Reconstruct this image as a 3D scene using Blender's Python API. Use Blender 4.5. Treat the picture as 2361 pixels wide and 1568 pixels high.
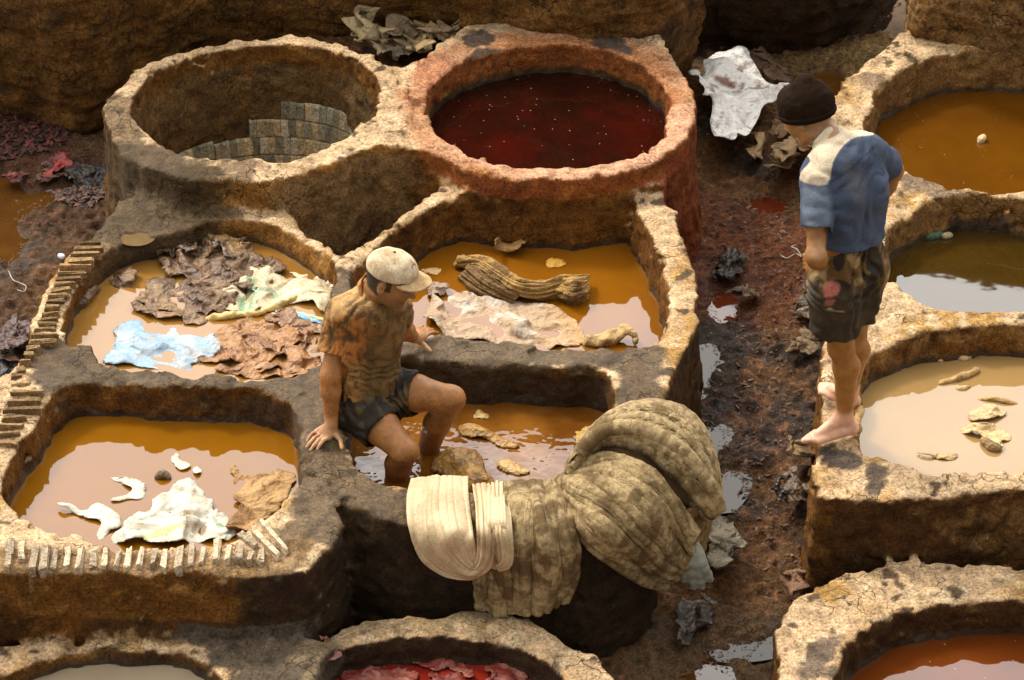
import bpy, math, random
import numpy as np
from mathutils import Vector
sc = bpy.context.scene
for o in list(bpy.data.objects): bpy.data.objects.remove(o)
# ------------------------------------------------------------------ camera
# measured picture coordinates are 2361 x 1568; F is the focal length in those pixels
PW, PH, F = 2361.0, 1568.0, 6385.0
PITCH = math.radians(34.0)
D0, Z0 = 12.3, 0.55
CAM = np.array([0.0, -D0*math.cos(PITCH), Z0 + D0*math.sin(PITCH)])
cam = bpy.data.cameras.new('camera'); co = bpy.data.objects.new('camera', cam)
sc.collection.objects.link(co); sc.camera = co
co.location = CAM; co.rotation_euler = (math.pi/2 - PITCH, 0, 0)
cam.sensor_width = 36; cam.lens = 36*F/PW; cam.clip_start = .1; cam.clip_end = 2000
# ------------------------------------------------------------------ light
SUN_EL, SUN_AZ = math.radians(50), math.radians(-48)      # azimuth measured from +Y (away from camera), negative = left
w = bpy.data.worlds.new('World'); sc.world = w; w.use_nodes = True
nt = w.node_tree; nt.nodes.clear()
out = nt.nodes.new('ShaderNodeOutputWorld'); bg = nt.nodes.new('ShaderNodeBackground')
sky = nt.nodes.new('ShaderNodeTexSky'); sky.sky_type = 'NISHITA'; sky.sun_disc = False
sky.sun_elevation = SUN_EL; sky.sun_rotation = SUN_AZ; sky.dust_density = 5.0; sky.air_density = 1.0; sky.ozone_density = 1.0
tc = nt.nodes.new('ShaderNodeTexCoord'); cn = nt.nodes.new('ShaderNodeTexNoise'); cn.inputs['Scale'].default_value = 1.6; cn.inputs['Detail'].default_value = 5
cr = nt.nodes.new('ShaderNodeMapRange'); cr.inputs['From Min'].default_value = .38; cr.inputs['From Max'].default_value = .62
cr.inputs['To Min'].default_value = .70; cr.inputs['To Max'].default_value = 1.0
mx = nt.nodes.new('ShaderNodeMix'); mx.data_type = 'RGBA'; mx.inputs['B'].default_value = (15.1, 15.0, 14.6, 1)
nt.links.new(tc.outputs['Generated'], cn.inputs['Vector']); nt.links.new(cn.outputs['Fac'], cr.inputs['Value'])
nt.links.new(cr.outputs['Result'], mx.inputs['Factor']); nt.links.new(sky.outputs['Color'], mx.inputs['A'])
# a bright hazy bank of cloud stands over the far side of the yard, the sky behind the camera is duller
dp = nt.nodes.new('ShaderNodeVectorMath'); dp.operation = 'DOT_PRODUCT'; dp.inputs[1].default_value = (-.20, .80, .56)
nt.links.new(tc.outputs['Generated'], dp.inputs[0])
gr = nt.nodes.new('ShaderNodeMapRange'); gr.interpolation_type = 'SMOOTHSTEP'; gr.inputs['From Min'].default_value = -.1; gr.inputs['From Max'].default_value = 1.0
gr.inputs['To Min'].default_value = .80; gr.inputs['To Max'].default_value = 4.2; nt.links.new(dp.outputs['Value'], gr.inputs['Value'])
vm = nt.nodes.new('ShaderNodeVectorMath'); vm.operation = 'SCALE'; nt.links.new(mx.outputs['Result'], vm.inputs[0]); nt.links.new(gr.outputs['Result'], vm.inputs['Scale'])
nt.links.new(vm.outputs['Vector'], bg.inputs['Color']); bg.inputs['Strength'].default_value = 0.07
nt.links.new(bg.outputs['Background'], out.inputs['Surface'])
sl = bpy.data.lights.new('sun', 'SUN'); so = bpy.data.objects.new('sun', sl); sc.collection.objects.link(so)
sl.energy = 2.7; sl.angle = math.radians(9); sl.color = (1, .95, .85)
sdir = Vector((math.sin(SUN_AZ)*math.cos(SUN_EL), math.cos(SUN_AZ)*math.cos(SUN_EL), math.sin(SUN_EL)))
so.rotation_euler = (-sdir).to_track_quat('-Z', 'Y').to_euler(); so.location = sdir*20
sc.view_settings.view_transform = 'Standard'; sc.view_settings.look = 'None'
sc.view_settings.exposure = -0.06; sc.view_settings.gamma = 1
# ------------------------------------------------------------------ geometry helpers
cp, sp_ = math.cos(PITCH), math.sin(PITCH)
def ray(u, v):
    x = (np.asarray(u, float) - PW/2)/F; y = -(np.asarray(v, float) - PH/2)/F
    return np.stack([x, cp + y*sp_, -sp_ + y*cp], -1)
def K(u, v, z):                       # picture point at world height z
    d = ray(u, v); t = (np.asarray(z) - CAM[2])/d[..., 2]
    return CAM + d*t[..., None]
def KY(u, v, y):                      # picture point at world depth y
    d = ray(u, v); t = (y - CAM[1])/d[..., 1]
    return CAM + d*t[..., None]
def poly(pts, z, n=6, closed=True):   # smoothed outline on the plane z -> (N,2) world xy
    p = K(np.array(pts, float)[:, 0], np.array(pts, float)[:, 1], z)[:, :2]
    return smooth(p, n, closed)
def smooth(p, n=6, closed=True):
    p = np.asarray(p, float); N = len(p); out = []
    rng = range(N) if closed else range(N-1)
    for i in rng:
        if closed: a, b, c, d = p[(i-1) % N], p[i], p[(i+1) % N], p[(i+2) % N]
        else: a, b, c, d = p[max(i-1, 0)], p[i], p[i+1], p[min(i+2, N-1)]
        for k in range(n):
            t = k/n
            out.append(.5*((2*b) + (-a+c)*t + (2*a-5*b+4*c-d)*t*t + (-a+3*b-3*c+d)*t**3))
    if not closed: out.append(p[-1])
    return np.array(out)
def sd2(P, x, y):                     # signed distance to polygon, negative inside
    x = np.asarray(x, np.float32); y = np.asarray(y, np.float32)
    best = np.full(x.shape, 1e9, np.float32); ins = np.zeros(x.shape, bool)
    n = len(P)
    for i in range(n):
        ax, ay = P[i-1]; bx, by = P[i]
        ex, ey = bx-ax, by-ay; L = ex*ex+ey*ey + 1e-12
        t = np.clip(((x-ax)*ex + (y-ay)*ey)/L, 0, 1)
        best = np.minimum(best, (x-ax-t*ex)**2 + (y-ay-t*ey)**2)
        if ay != by:
            c = ((ay > y) != (by > y)) & (x < (bx-ax)*(y-ay)/(by-ay) + ax)
            ins ^= c
    d = np.sqrt(best)
    return np.where(ins, -d, d).astype(np.float32)
def grid2sd(P, X, Y): 
    xx, yy = np.meshgrid(X, Y, indexing='ij'); return sd2(P, xx, yy)
TAB = np.random.RandomState(7).rand(64, 64, 64).astype(np.float32)*2-1
def _it(c, cell, off):
    q = np.asarray(c, np.float64)/cell + off; i = np.floor(q).astype(int); t = (q-i).astype(np.float32)
    return i, t*t*(3-2*t)
def gnoise(X, Y, Z, cell, seed=0):    # value noise on a regular grid, separable
    ix, tx = _it(X, cell, 17.3+seed*5.7); iy, ty = _it(Y, cell, 3.1+seed*9.1); iz, tz = _it(Z, cell, 40.7+seed*3.3)
    T = TAB[np.ix_(np.arange(64), np.arange(64), np.arange(64))]
    A = T[ix % 64]*(1-tx)[:, None, None] + T[(ix+1) % 64]*tx[:, None, None]
    A = A[:, iy % 64]*(1-ty)[None, :, None] + A[:, (iy+1) % 64]*ty[None, :, None]
    return A[:, :, iz % 64]*(1-tz) + A[:, :, (iz+1) % 64]*tz
def pnoise(P, cell, seed=0):          # same noise at points
    P = np.asarray(P, float)
    ix, tx = _it(P[..., 0], cell, 17.3+seed*5.7); iy, ty = _it(P[..., 1], cell, 3.1+seed*9.1)
    iz, tz = _it(P[..., 2] if P.shape[-1] > 2 else np.zeros(P.shape[:-1]), cell, 40.7+seed*3.3)
    r = 0
    for a in (0, 1):
        for b in (0, 1):
            for c in (0, 1):
                r = r + TAB[(ix+a) % 64, (iy+b) % 64, (iz+c) % 64]*(tx if a else 1-tx)*(ty if b else 1-ty)*(tz if c else 1-tz)
    return r
ROT = np.array([[.36, .48, -.80], [-.80, .60, 0], [.48, .64, .60]])
def fbm(P, cell, oct=3, seed=0):
    r = 0; a = 1; s = 0; P = np.asarray(P, float)
    for i in range(oct): P = P @ ROT; r = r + a*pnoise(P, cell/2**i, seed+i); s += a; a *= .55
    return r/s
def smax(a, b, k):
    h = np.maximum(k-np.abs(a-b), 0)/k
    return np.maximum(a, b) + h*h*(k/4)
def smin(a, b, k):
    h = np.maximum(k-np.abs(a-b), 0)/k
    return np.minimum(a, b) - h*h*(k/4)
def sstep(a, b, x):
    t = np.clip((x-a)/(b-a), 0, 1); return t*t*(3-2*t)
def surfnet(f, X, Y, Z):              # naive surface nets -> verts, quads
    s = f < 0
    nx, ny, nz = f.shape
    c = np.zeros((nx-1, ny-1, nz-1), np.uint8)
    for a in (0, 1):
        for b in (0, 1):
            for d in (0, 1):
                c += s[a:nx-1+a, b:ny-1+b, d:nz-1+d]
    act = np.argwhere((c > 0) & (c < 8)); del c
    idx = np.full((nx-1, ny-1, nz-1), -1, np.int32)
    idx[act[:, 0], act[:, 1], act[:, 2]] = np.arange(len(act))
    acc = np.zeros((len(act), 3)); cnt = np.zeros(len(act))
    corn = [(a, b, d) for a in (0, 1) for b in (0, 1) for d in (0, 1)]
    fv = {k: f[act[:, 0]+k[0], act[:, 1]+k[1], act[:, 2]+k[2]] for k in corn}
    for k in corn:
        for ax in range(3):
            if k[ax] == 0:
                k2 = list(k); k2[ax] = 1; k2 = tuple(k2)
                f0, f1 = fv[k], fv[k2]; m = (f0 < 0) != (f1 < 0)
                t = np.where(m, f0/np.where(m, f0-f1, 1), 0)
                p = np.array(k, float)[None, :].repeat(len(act), 0); p[:, ax] = t
                acc[m] += p[m]; cnt[m] += 1
    v = act + acc/cnt[:, None]
    V = np.stack([X[0]+v[:, 0]*(X[1]-X[0]), Y[0]+v[:, 1]*(Y[1]-Y[0]), Z[0]+v[:, 2]*(Z[1]-Z[0])], -1)
    Q = []
    for ax in range(3):
        sl0 = [slice(None)]*3; sl1 = [slice(None)]*3
        sl0[ax] = slice(0, -1); sl1[ax] = slice(1, None)
        m = s[tuple(sl0)] != s[tuple(sl1)]
        e = np.argwhere(m); b, d = [i for i in range(3) if i != ax]
        e = e[(e[:, b] > 0) & (e[:, d] > 0) & (e[:, b] < f.shape[b]-1) & (e[:, d] < f.shape[d]-1)]
        def cell(db, dd):
            q = e.copy(); q[:, b] += db; q[:, d] += dd
            return idx[q[:, 0], q[:, 1], q[:, 2]]
        q = np.stack([cell(-1, -1), cell(0, -1), cell(0, 0), cell(-1, 0)], -1)
        ins = s[e[:, 0], e[:, 1], e[:, 2]]
        flip = ~ins if ax != 1 else ins
        q[flip] = q[flip][:, ::-1]
        Q.append(q)
    Q = np.concatenate(Q)
    Q = Q[(Q >= 0).all(1)]
    return V, Q
def link(name, V, Fc, mat, parent=None, col=None, smoothf=True, wet=None):
    V = np.asarray(V, np.float32); me = bpy.data.meshes.new(name)
    if isinstance(Fc, np.ndarray):
        n = Fc.shape[1]; me.vertices.add(len(V)); me.vertices.foreach_set('co', V.ravel())
        me.loops.add(Fc.size); me.loops.foreach_set('vertex_index', Fc.astype(np.int32).ravel())
        me.polygons.add(len(Fc)); me.polygons.foreach_set('loop_start', np.arange(len(Fc), dtype=np.int32)*n)
        me.update(calc_edges=True); me.validate()
    else:
        me.from_pydata([tuple(map(float, v)) for v in V], [], [tuple(map(int, f)) for f in Fc])
    if smoothf: me.polygons.foreach_set('use_smooth', np.ones(len(me.polygons), bool))
    if col is not None and len(me.vertices) == len(col):
        c = np.ones((len(V), 4), np.float32); c[:, :3] = col
        if wet is not None: c[:, 3] = wet
        a = me.color_attributes.new('col', 'FLOAT_COLOR', 'POINT'); a.data.foreach_set('color', c.ravel())
    if mat: me.materials.append(mat)
    o = bpy.data.objects.new(name, me); sc.collection.objects.link(o)
    if parent: o.parent = parent; o.matrix_parent_inverse = parent.matrix_world.inverted()
    return o
def tag(o, label=None, cat=None, group=None, kind=None):
    if label: o['label'] = label
    if cat: o['category'] = cat
    if group: o['group'] = group
    if kind: o['kind'] = kind
    return o
def empty(name, loc, label, cat, group=None):
    o = bpy.data.objects.new(name, None); sc.collection.objects.link(o); o.location = loc; o.empty_display_size = .05
    bpy.context.view_layer.update()
    return tag(o, label, cat, group)
# ------------------------------------------------------------------ materials
def nodes(name):
    m = bpy.data.materials.new(name); m.use_nodes = True; n = m.node_tree
    return m, n, n.nodes['Principled BSDF']
def N(n, t, **kw):
    x = n.nodes.new(t)
    for k, v in kw.items():
        if k in x.inputs: x.inputs[k].default_value = v
        else: setattr(x, k, v)
    return x
def mathn(n, op, a, b=None):
    x = n.nodes.new('ShaderNodeMath'); x.operation = op
    for i, s in enumerate((a, b)):
        if s is None: continue
        if isinstance(s, (int, float)): x.inputs[i].default_value = s
        else: n.links.new(s, x.inputs[i])
    return x.outputs[0]
def mixc(n, fac, a, b, mode='MIX'):
    x = n.nodes.new('ShaderNodeMix'); x.data_type = 'RGBA'; x.blend_type = mode
    for s, k in ((fac, 'Factor'), (a, 'A'), (b, 'B')):
        if isinstance(s, (int, float)): x.inputs[k].default_value = s
        elif isinstance(s, tuple): x.inputs[k].default_value = s
        else: n.links.new(s, x.inputs[k])
    return x.outputs['Result']
def ramp(n, fac, stops):
    x = n.nodes.new('ShaderNodeValToRGB'); e = x.color_ramp.elements
    e[0].position, e[0].color = stops[0][0], stops[0][1]; e[1].position, e[1].color = stops[-1][0], stops[-1][1]
    for p, c in stops[1:-1]:
        q = e.new(p); q.color = c
    n.links.new(fac, x.inputs[0]); return x.outputs[0]
def g(v): return (v, v, v, 1)
def rough_mat(name, s_fine=60, s_mid=14, contrast=(.45, 1.5), bump=.5, bdist=.01, crack=0.0, crack_s=9, grit=.35, wetspec=.32, rough_dry=.95, rough_wet=.28):
    m, n, b = nodes(name)
    va = N(n, 'ShaderNodeVertexColor', layer_name='col')
    pos = N(n, 'ShaderNodeTexCoord').outputs['Object']
    n1 = N(n, 'ShaderNodeTexNoise', Scale=s_mid, Detail=7.0, Roughness=.68); n.links.new(pos, n1.inputs['Vector'])
    n2 = N(n, 'ShaderNodeTexNoise', Scale=s_fine, Detail=5.0, Roughness=.75); n.links.new(pos, n2.inputs['Vector'])
    f1 = ramp(n, n1.outputs['Fac'], [(.30, g(contrast[0])), (.5, g(.95)), (.72, g(contrast[1]))])
    f2 = ramp(n, n2.outputs['Fac'], [(.32, g(1-grit*1.5)), (.5, g(1)), (.68, g(1+grit*1.3))])
    n3 = N(n, 'ShaderNodeTexNoise', Scale=s_fine*3.1, Detail=2.0, Roughness=.6); n.links.new(pos, n3.inputs['Vector'])
    f3 = ramp(n, n3.outputs['Fac'], [(.30, g(.62)), (.5, g(1)), (.70, g(1.30))])
    c = mixc(n, 1.0, va.outputs['Color'], f1, 'MULTIPLY'); c = mixc(n, 1.0, c, f2, 'MULTIPLY'); c = mixc(n, .8, c, f3, 'MULTIPLY')
    h = mathn(n, 'ADD', mathn(n, 'MULTIPLY', n1.outputs['Fac'], 1.2), mathn(n, 'MULTIPLY', n2.outputs['Fac'], .70)); h = mathn(n, 'ADD', h, mathn(n, 'MULTIPLY', n3.outputs['Fac'], .16))
    if crack:
        wv = N(n, 'ShaderNodeTexNoise', Scale=7.0, Detail=4.0); n.links.new(pos, wv.inputs['Vector'])
        ad = N(n, 'ShaderNodeVectorMath', operation='MULTIPLY_ADD'); n.links.new(wv.outputs['Color'], ad.inputs[0])
        ad.inputs[1].default_value = (.22, .22, .22); n.links.new(pos, ad.inputs[2])
        vo = N(n, 'ShaderNodeTexVoronoi', feature='DISTANCE_TO_EDGE', Scale=crack_s); n.links.new(ad.outputs[0], vo.inputs['Vector'])
        gate = N(n, 'ShaderNodeTexNoise', Scale=3.2, Detail=2.0); n.links.new(pos, gate.inputs['Vector'])
        gt = ramp(n, gate.outputs['Fac'], [(.50, g(0)), (.60, g(1))])
        cr = ramp(n, vo.outputs['Distance'], [(.0, g(1)), (.022, g(0))])
        cr = mathn(n, 'MULTIPLY', mathn(n, 'MULTIPLY', cr, gt), crack)
        c = mixc(n, cr, c, (.03, .017, .006, 1))
        h = mathn(n, 'SUBTRACT', h, mathn(n, 'MULTIPLY', cr, .8))
    n.links.new(c, b.inputs['Base Color'])
    bp = N(n, 'ShaderNodeBump', Strength=bump, Distance=bdist); n.links.new(h, bp.inputs['Height']); n.links.new(bp.outputs[0], b.inputs['Normal'])
    wet = va.outputs['Alpha']
    r = N(n, 'ShaderNodeMapRange'); n.links.new(wet, r.inputs['Value']); r.inputs['To Min'].default_value = rough_dry; r.inputs['To Max'].default_value = rough_wet
    rr = mathn(n, 'ADD', r.outputs[0], mathn(n, 'MULTIPLY', mathn(n, 'SUBTRACT', n2.outputs['Fac'], .5), .5))
    n.links.new(rr, b.inputs['Roughness'])
    sp = N(n, 'ShaderNodeMapRange'); n.links.new(wet, sp.inputs['Value']); sp.inputs['To Min'].default_value = .15; sp.inputs['To Max'].default_value = wetspec
    n.links.new(sp.outputs[0], b.inputs['Specular IOR Level'])
    return m
def plain(name, col, rough=.8, spec=.3, var=.3, scale=20, bump=.2, bdist=.004):
    m, n, b = nodes(name); pos = N(n, 'ShaderNodeTexCoord').outputs['Object']
    n1 = N(n, 'ShaderNodeTexNoise', Scale=scale, Detail=6.0, Roughness=.65); n.links.new(pos, n1.inputs['Vector'])
    f = ramp(n, n1.outputs['Fac'], [(.3, g(1-var)), (.7, g(1+var))])
    c = mixc(n, 1.0, col+(1,), f, 'MULTIPLY'); n.links.new(c, b.inputs['Base Color'])
    b.inputs['Roughness'].default_value = rough; b.inputs['Specular IOR Level'].default_value = spec
    bp = N(n, 'ShaderNodeBump', Strength=bump, Distance=bdist); n.links.new(n1.outputs['Fac'], bp.inputs['Height']); n.links.new(bp.outputs[0], b.inputs['Normal'])
    return m
def water_mat(name, c1, c2, scale=3.0, ripple=.02, rscale=6.0, speck=.0, rough=.03, ior=1.6, patchlo=.4, patchhi=.65):
    m, n, b = nodes(name); pos = N(n, 'ShaderNodeTexCoord').outputs['Object']
    n1 = N(n, 'ShaderNodeTexNoise', Scale=scale, Detail=4.0, Roughness=.55); n.links.new(pos, n1.inputs['Vector'])
    c = ramp(n, n1.outputs['Fac'], [(patchlo, c1+(1,)), (patchhi, c2+(1,))])
    ro = rough
    if speck:
        v = N(n, 'ShaderNodeTexVoronoi', Scale=24.0, Randomness=1.0); n.links.new(pos, v.inputs['Vector'])
        nz = N(n, 'ShaderNodeTexNoise', Scale=25.0, Detail=3.0); n.links.new(pos, nz.inputs['Vector'])
        d = mathn(n, 'ADD', v.outputs['Distance'], mathn(n, 'MULTIPLY', nz.outputs['Fac'], .12))
        sk = ramp(n, d, [(.115, g(1)), (.125, g(0))]); c = mixc(n, mathn(n, 'MULTIPLY', sk, speck), c, (.55, .42, .28, 1))
        b.inputs['Roughness'].default_value = rough
    n.links.new(c, b.inputs['Base Color'])
    b.inputs['Roughness'].default_value = rough; b.inputs['IOR'].default_value = ior
    n2 = N(n, 'ShaderNodeTexNoise', Scale=rscale, Detail=2.0, Roughness=.5); n.links.new(pos, n2.inputs['Vector'])
    bp = N(n, 'ShaderNodeBump', Strength=1.0, Distance=ripple); n.links.new(n2.outputs['Fac'], bp.inputs['Height']); n.links.new(bp.outputs[0], b.inputs['Normal'])
    return m
# ------------------------------------------------------------------ masonry outlines (rim planes)
ZB, ZM = .72, .57         # rim height of the two round back vats / of the middle block
V1O = [(240,250),(262,205),(330,155),(430,112),(550,90),(640,88),(760,98),(850,135),(905,180),(940,235),(925,300),(870,325),(760,375),(650,405),(560,412),(470,410),(380,398),(290,360),(250,305)]
V1H = [(303,235),(330,190),(400,148),(500,118),(600,106),(700,110),(790,130),(850,168),(872,218),(858,262),(812,303),(740,338),(690,364),(640,370),(560,362),(470,360),(400,343),(340,305),(308,268)]
V2O = [(830,250),(820,180),(850,140),(890,152),(960,140),(1020,95),(1070,50),(1160,20),(1300,10),(1450,30),(1530,80),(1575,170),(1605,230),(1600,290),(1570,338),(1500,375),(1420,398),(1300,410),(1180,405),(1080,388),(1010,355),(960,340),(880,325)]
V2H = [(985,225),(1010,180),(1080,135),(1180,110),(1290,104),(1400,118),(1480,150),(1530,205),(1540,260),(1520,320),(1440,362),(1350,378),(1240,380),(1150,370),(1080,345),(1020,305),(990,265)]
# middle block, right part (two vats) and left part (two vats)
MR = [(1070,395),(1250,330),(1430,350),(1512,385),(1545,460),(1580,550),(1606,645),(1608,715),(1590,785),(1560,850),(1545,910),(1532,970),(1525,1050),(1505,1140),(1440,1200),(1330,1225),(1200,1235),(1060,1222),(920,1200),(830,1180),(760,1150),(715,1100),(690,1040),(690,960),(715,900),(770,840),(775,760),(770,650),(780,600),(850,540),(960,460)]
ML = [(205,540),(240,500),(300,440),(500,420),(620,440),(700,520),(770,570),(800,640),(810,760),(790,850),(760,930),(740,1010),(745,1090),(775,1150),(800,1200),(760,1260),(700,1300),(560,1318),(420,1318),(200,1318),(60,1318),(-60,1318),(-200,1290),(-260,1100),(-120,960),(-30,900),(30,840),(70,750),(100,660),(140,585)]
V3H = [(1075,440),(1200,395),(1330,390),(1445,400),(1472,470),(1505,545),(1530,620),(1545,700),(1532,752),(1490,792),(1430,803),(1320,803),(1200,797),(1100,785),(1010,776),(930,772),(850,740),(812,700),(810,645),(835,600),(885,545),(965,490)]
V6H = [(860,850),(930,822),(1000,832),(1130,838),(1300,843),(1400,852),(1428,900),(1432,960),(1415,1010),(1350,1065),(1270,1110),(1180,1130),(1030,1137),(930,1126),(850,1098),(805,1052),(785,990),(805,915)]
V5H = [(130,895),(210,872),(330,885),(480,890),(600,893),(670,925),(695,985),(695,1060),(685,1105),(645,1160),(590,1198),(530,1240),(420,1262),(300,1262),(200,1248),(110,1222),(30,1172),(5,1140),(10,1080),(60,985)]
V4H = [(225,575),(180,640),(150,715),(140,775),(200,798),(235,835),(330,850),(480,862),(640,866),(715,850),(752,805),(770,740),(772,660),(765,600),(700,545),(600,500),(480,500),(400,520),(310,545)]
TRAP = [(690,520),(640,470),(660,420),(760,380),(880,335),(960,350),(1050,400),(1050,425),(960,468),(880,518),(800,572)]
# right bank
RB = [(2100,60),(2180,40),(2400,40),(2700,60),(2950,300),(2950,1100),(2700,1140),(2361,1128),(2200,1138),(2060,1150),(1900,1140),(1872,1090),(1885,1000),(1888,900),(1892,840),(1905,760),(1930,640),(1920,500),(1905,400),(1905,300),(1925,215),(1975,150),(2040,100)]
R1H = [(1998,290),(2010,230),(2060,175),(2130,135),(2220,115),(2361,118),(2520,150),(2600,240),(2580,340),(2480,410),(2361,440),(2240,440),(2200,438),(2120,412),(2050,380),(2010,340)]
R2H = [(2005,620),(2030,560),(2080,500),(2150,460),(2230,445),(2361,460),(2520,520),(2560,600),(2500,690),(2361,722),(2240,718),(2150,700),(2085,665)]
R3H = [(1975,905),(1985,850),(2030,798),(2120,765),(2250,750),(2361,748),(2520,790),(2600,900),(2570,1030),(2480,1075),(2361,1080),(2240,1085),(2120,1085),(2050,1070),(2000,1040),(1965,1000),(1962,950)]
# front vats
O7 = [(-300,1600),(-200,1510),(0,1490),(60,1476),(150,1466),(280,1468),(400,1464),(480,1470),(600,1468),(700,1474),(760,1500),(760,1620),(700,1800),(300,1950),(-200,1950),(-330,1800)]
H7 = [(-200,1640),(-100,1570),(0,1545),(80,1510),(180,1490),(300,1490),(420,1490),(500,1535),(545,1590),(560,1660),(500,1800),(300,1870),(-50,1850),(-190,1760)]
O8 = [(700,1500),(750,1475),(800,1440),(900,1425),(1010,1418),(1100,1402),(1180,1408),(1270,1435),(1340,1480),(1390,1530),(1420,1580),(1440,1680),(1400,1850),(1150,1950),(850,1950),(700,1850),(660,1650)]
H8 = [(715,1590),(735,1530),(775,1490),(860,1470),(960,1462),(1060,1456),(1150,1462),(1220,1485),(1280,1525),(1320,1570),(1345,1640),(1320,1800),(1130,1880),(880,1880),(740,1800),(700,1680)]
O9 = [(1785,1460),(1800,1420),(1840,1380),(1900,1340),(1980,1310),(2080,1294),(2200,1298),(2361,1300),(2560,1330),(2720,1430),(2760,1600),(2700,1800),(2450,1950),(2100,1950),(1880,1800),(1800,1620),(1785,1530)]
H9 = [(1905,1570),(1935,1500),(1985,1450),(2060,1412),(2140,1390),(2250,1376),(2361,1380),(2500,1410),(2600,1500),(2620,1620),(2560,1780),(2380,1860),(2150,1860),(1980,1780),(1910,1660)]
Z7, Z8, Z9 = .23, .21, .26
P_ = {}
def pp(name, pts, z, n=5): P_[name] = poly(pts, z, n); return P_[name]
for nm, pt, z in (('V1O', V1O, ZB), ('V1H', V1H, ZB), ('V2O', V2O, ZB), ('V2H', V2H, ZB), ('MR', MR, ZM), ('ML', ML, ZM), ('V3H', V3H, ZM), ('V6H', V6H, ZM),
                  ('V5H', V5H, ZM), ('V4H', V4H, ZM), ('TRAP', TRAP, ZM), ('O7', O7, Z7), ('H7', H7, Z7), ('O8', O8, Z8), ('H8', H8, Z8), ('O9', O9, Z9), ('H9', H9, Z9)):
    pp(nm, pt, z)
pp('PIT', [(283,540),(300,532),(330,533),(347,543),(325,554),(295,553)], .555)
# the right bank rises away from the camera: rim height as a function of world y
yA = K(2200, 1080, .58)[1]; yB = K(2200, 110, .74)[1]
def zRB(y): return .58 + (.16)*np.clip((y-yA-1.0)/(yB-yA-1.0), -.2, 1.3)
def polyRB(pts):
    a = np.array(pts, float); q = K(a[:, 0], a[:, 1], .62)
    for _ in range(6): q = K(a[:, 0], a[:, 1], zRB(q[:, 1]))
    return smooth(q[:, :2], 5)
for nm, pt in (('RB', RB), ('R1H', R1H), ('R2H', R2H), ('R3H', R3H)): P_[nm] = polyRB(pt)
# ------------------------------------------------------------------ the field
H_ = .0125
X = np.arange(-2.75, 3.05, H_); Y = np.arange(-2.75, 2.75, H_); Z = np.arange(-.14, .86, H_)
Zf = Z.astype(np.float32)[None, None, :]
nx, ny, nz = len(X), len(Y), len(Z)
f = np.full((nx, ny, nz), 1.0, np.float32)
n2a = (gnoise(X, Y, np.array([.0]), .16, 1)[:, :, 0]*.018 + gnoise(X, Y, np.array([.0]), .055, 2)[:, :, 0]*.011)
zun = gnoise(X, Y, np.array([.5]), .5, 3)[:, :, 0]*.012 + gnoise(X, Y, np.array([.5]), .17, 4)[:, :, 0]*.010
D_ = {k: grid2sd(p, X, Y) for k, p in P_.items()}
def box(d, m):
    i = np.argwhere(d < m); a = i.min(0); b = i.max(0)+1
    return slice(a[0], b[0]), slice(a[1], b[1])
def add(nm, zt, flare=.05, k=.026, ku=.05, kt=1):
    global f
    d = D_[nm] + n2a; sx, sy = box(d, .3)
    z0 = (zt if np.ndim(zt) else np.full(d.shape, zt, np.float32)) + zun*kt
    dz = Zf - z0[sx, sy, None]
    side = d[sx, sy, None] - flare*np.clip(-dz, 0, 1)**1.6
    f[sx, sy] = smin(f[sx, sy], smax(side, dz, k), ku)
def cut(nm, zf, k=.017, slope=.06, zt=.7, noise=1.0):
    global f
    d = D_[nm] + n2a*noise; sx, sy = box(d, .12)
    side = d[sx, sy, None] + slope*np.clip(zt-Zf, 0, 1)
    h = smax(side, (zf if np.ndim(zf) == 0 else zf[sx, sy, None]) - Zf, .06)
    f[sx, sy] = smax(f[sx, sy], -h, k)
YY = np.broadcast_to(Y[None, :], (nx, ny)).astype(np.float32)
add('ML', ZM-.012); add('MR', ZM)
cut('V4H', .05); cut('V5H', .05); cut('V6H', .0); ty0 = K(750, 560, .5)[1]; ty1 = K(950, 370, .6)[1]; cut('TRAP', (.525+.08*np.clip((YY-ty0)/(ty1-ty0), -.2, 1)), .04, .3, .57)
add('V1O', ZB, .10, .024, .06); cut('PIT', .515, .02, .0, .6, .3)
cut('V3H', .0, .018)
add('V2O', ZB, .10, .024, .08)
cut('V1H', .0, .016, .10, .72, .7); cut('V2H', .0, .018, .05, .7, .7)
cut('V3H', .0, .03) if False else None
add('RB', zRB(YY), .04)
cut('R1H', .1, .03); cut('R2H', .1, .03); cut('R3H', .1, .03)
add('O7', Z7, .03); add('O8', Z8, .03); add('O9', Z9, .03)
cut('H7', -.1, .04); cut('H8', -.1, .03); cut('H9', -.1, .03)
f += gnoise(X, Y, Z, .22, 5)*.012; f += gnoise(X, Y, Z, .085, 6)*.006; f += (np.abs(gnoise(X, Y, Z, .055, 7))*2-.6)*.005; f += gnoise(X, Y, Z, .030, 8)*.0055
t_ = gnoise(X, Y, Z, .12, 9) + gnoise(X, Y, Z, .045, 11)*.5      # flaked plaster: sharp little steps
f += np.where(t_ > .26, .009, 0).astype(np.float32)
Vm, Qm = surfnet(f, X, Y, Z); del f, t_
print('masonry', len(Vm), len(Qm))
def vnorm(V, Q):
    fn = np.cross(V[Q[:, 2]]-V[Q[:, 0]], V[Q[:, 3]]-V[Q[:, 1]])
    n = np.zeros_like(V)
    for i in range(4):
        for a in range(3): n[:, a] += np.bincount(Q[:, i], fn[:, a], len(V))
    return n/(np.linalg.norm(n, axis=1, keepdims=True)+1e-9)
Nm = vnorm(Vm, Qm)
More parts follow.
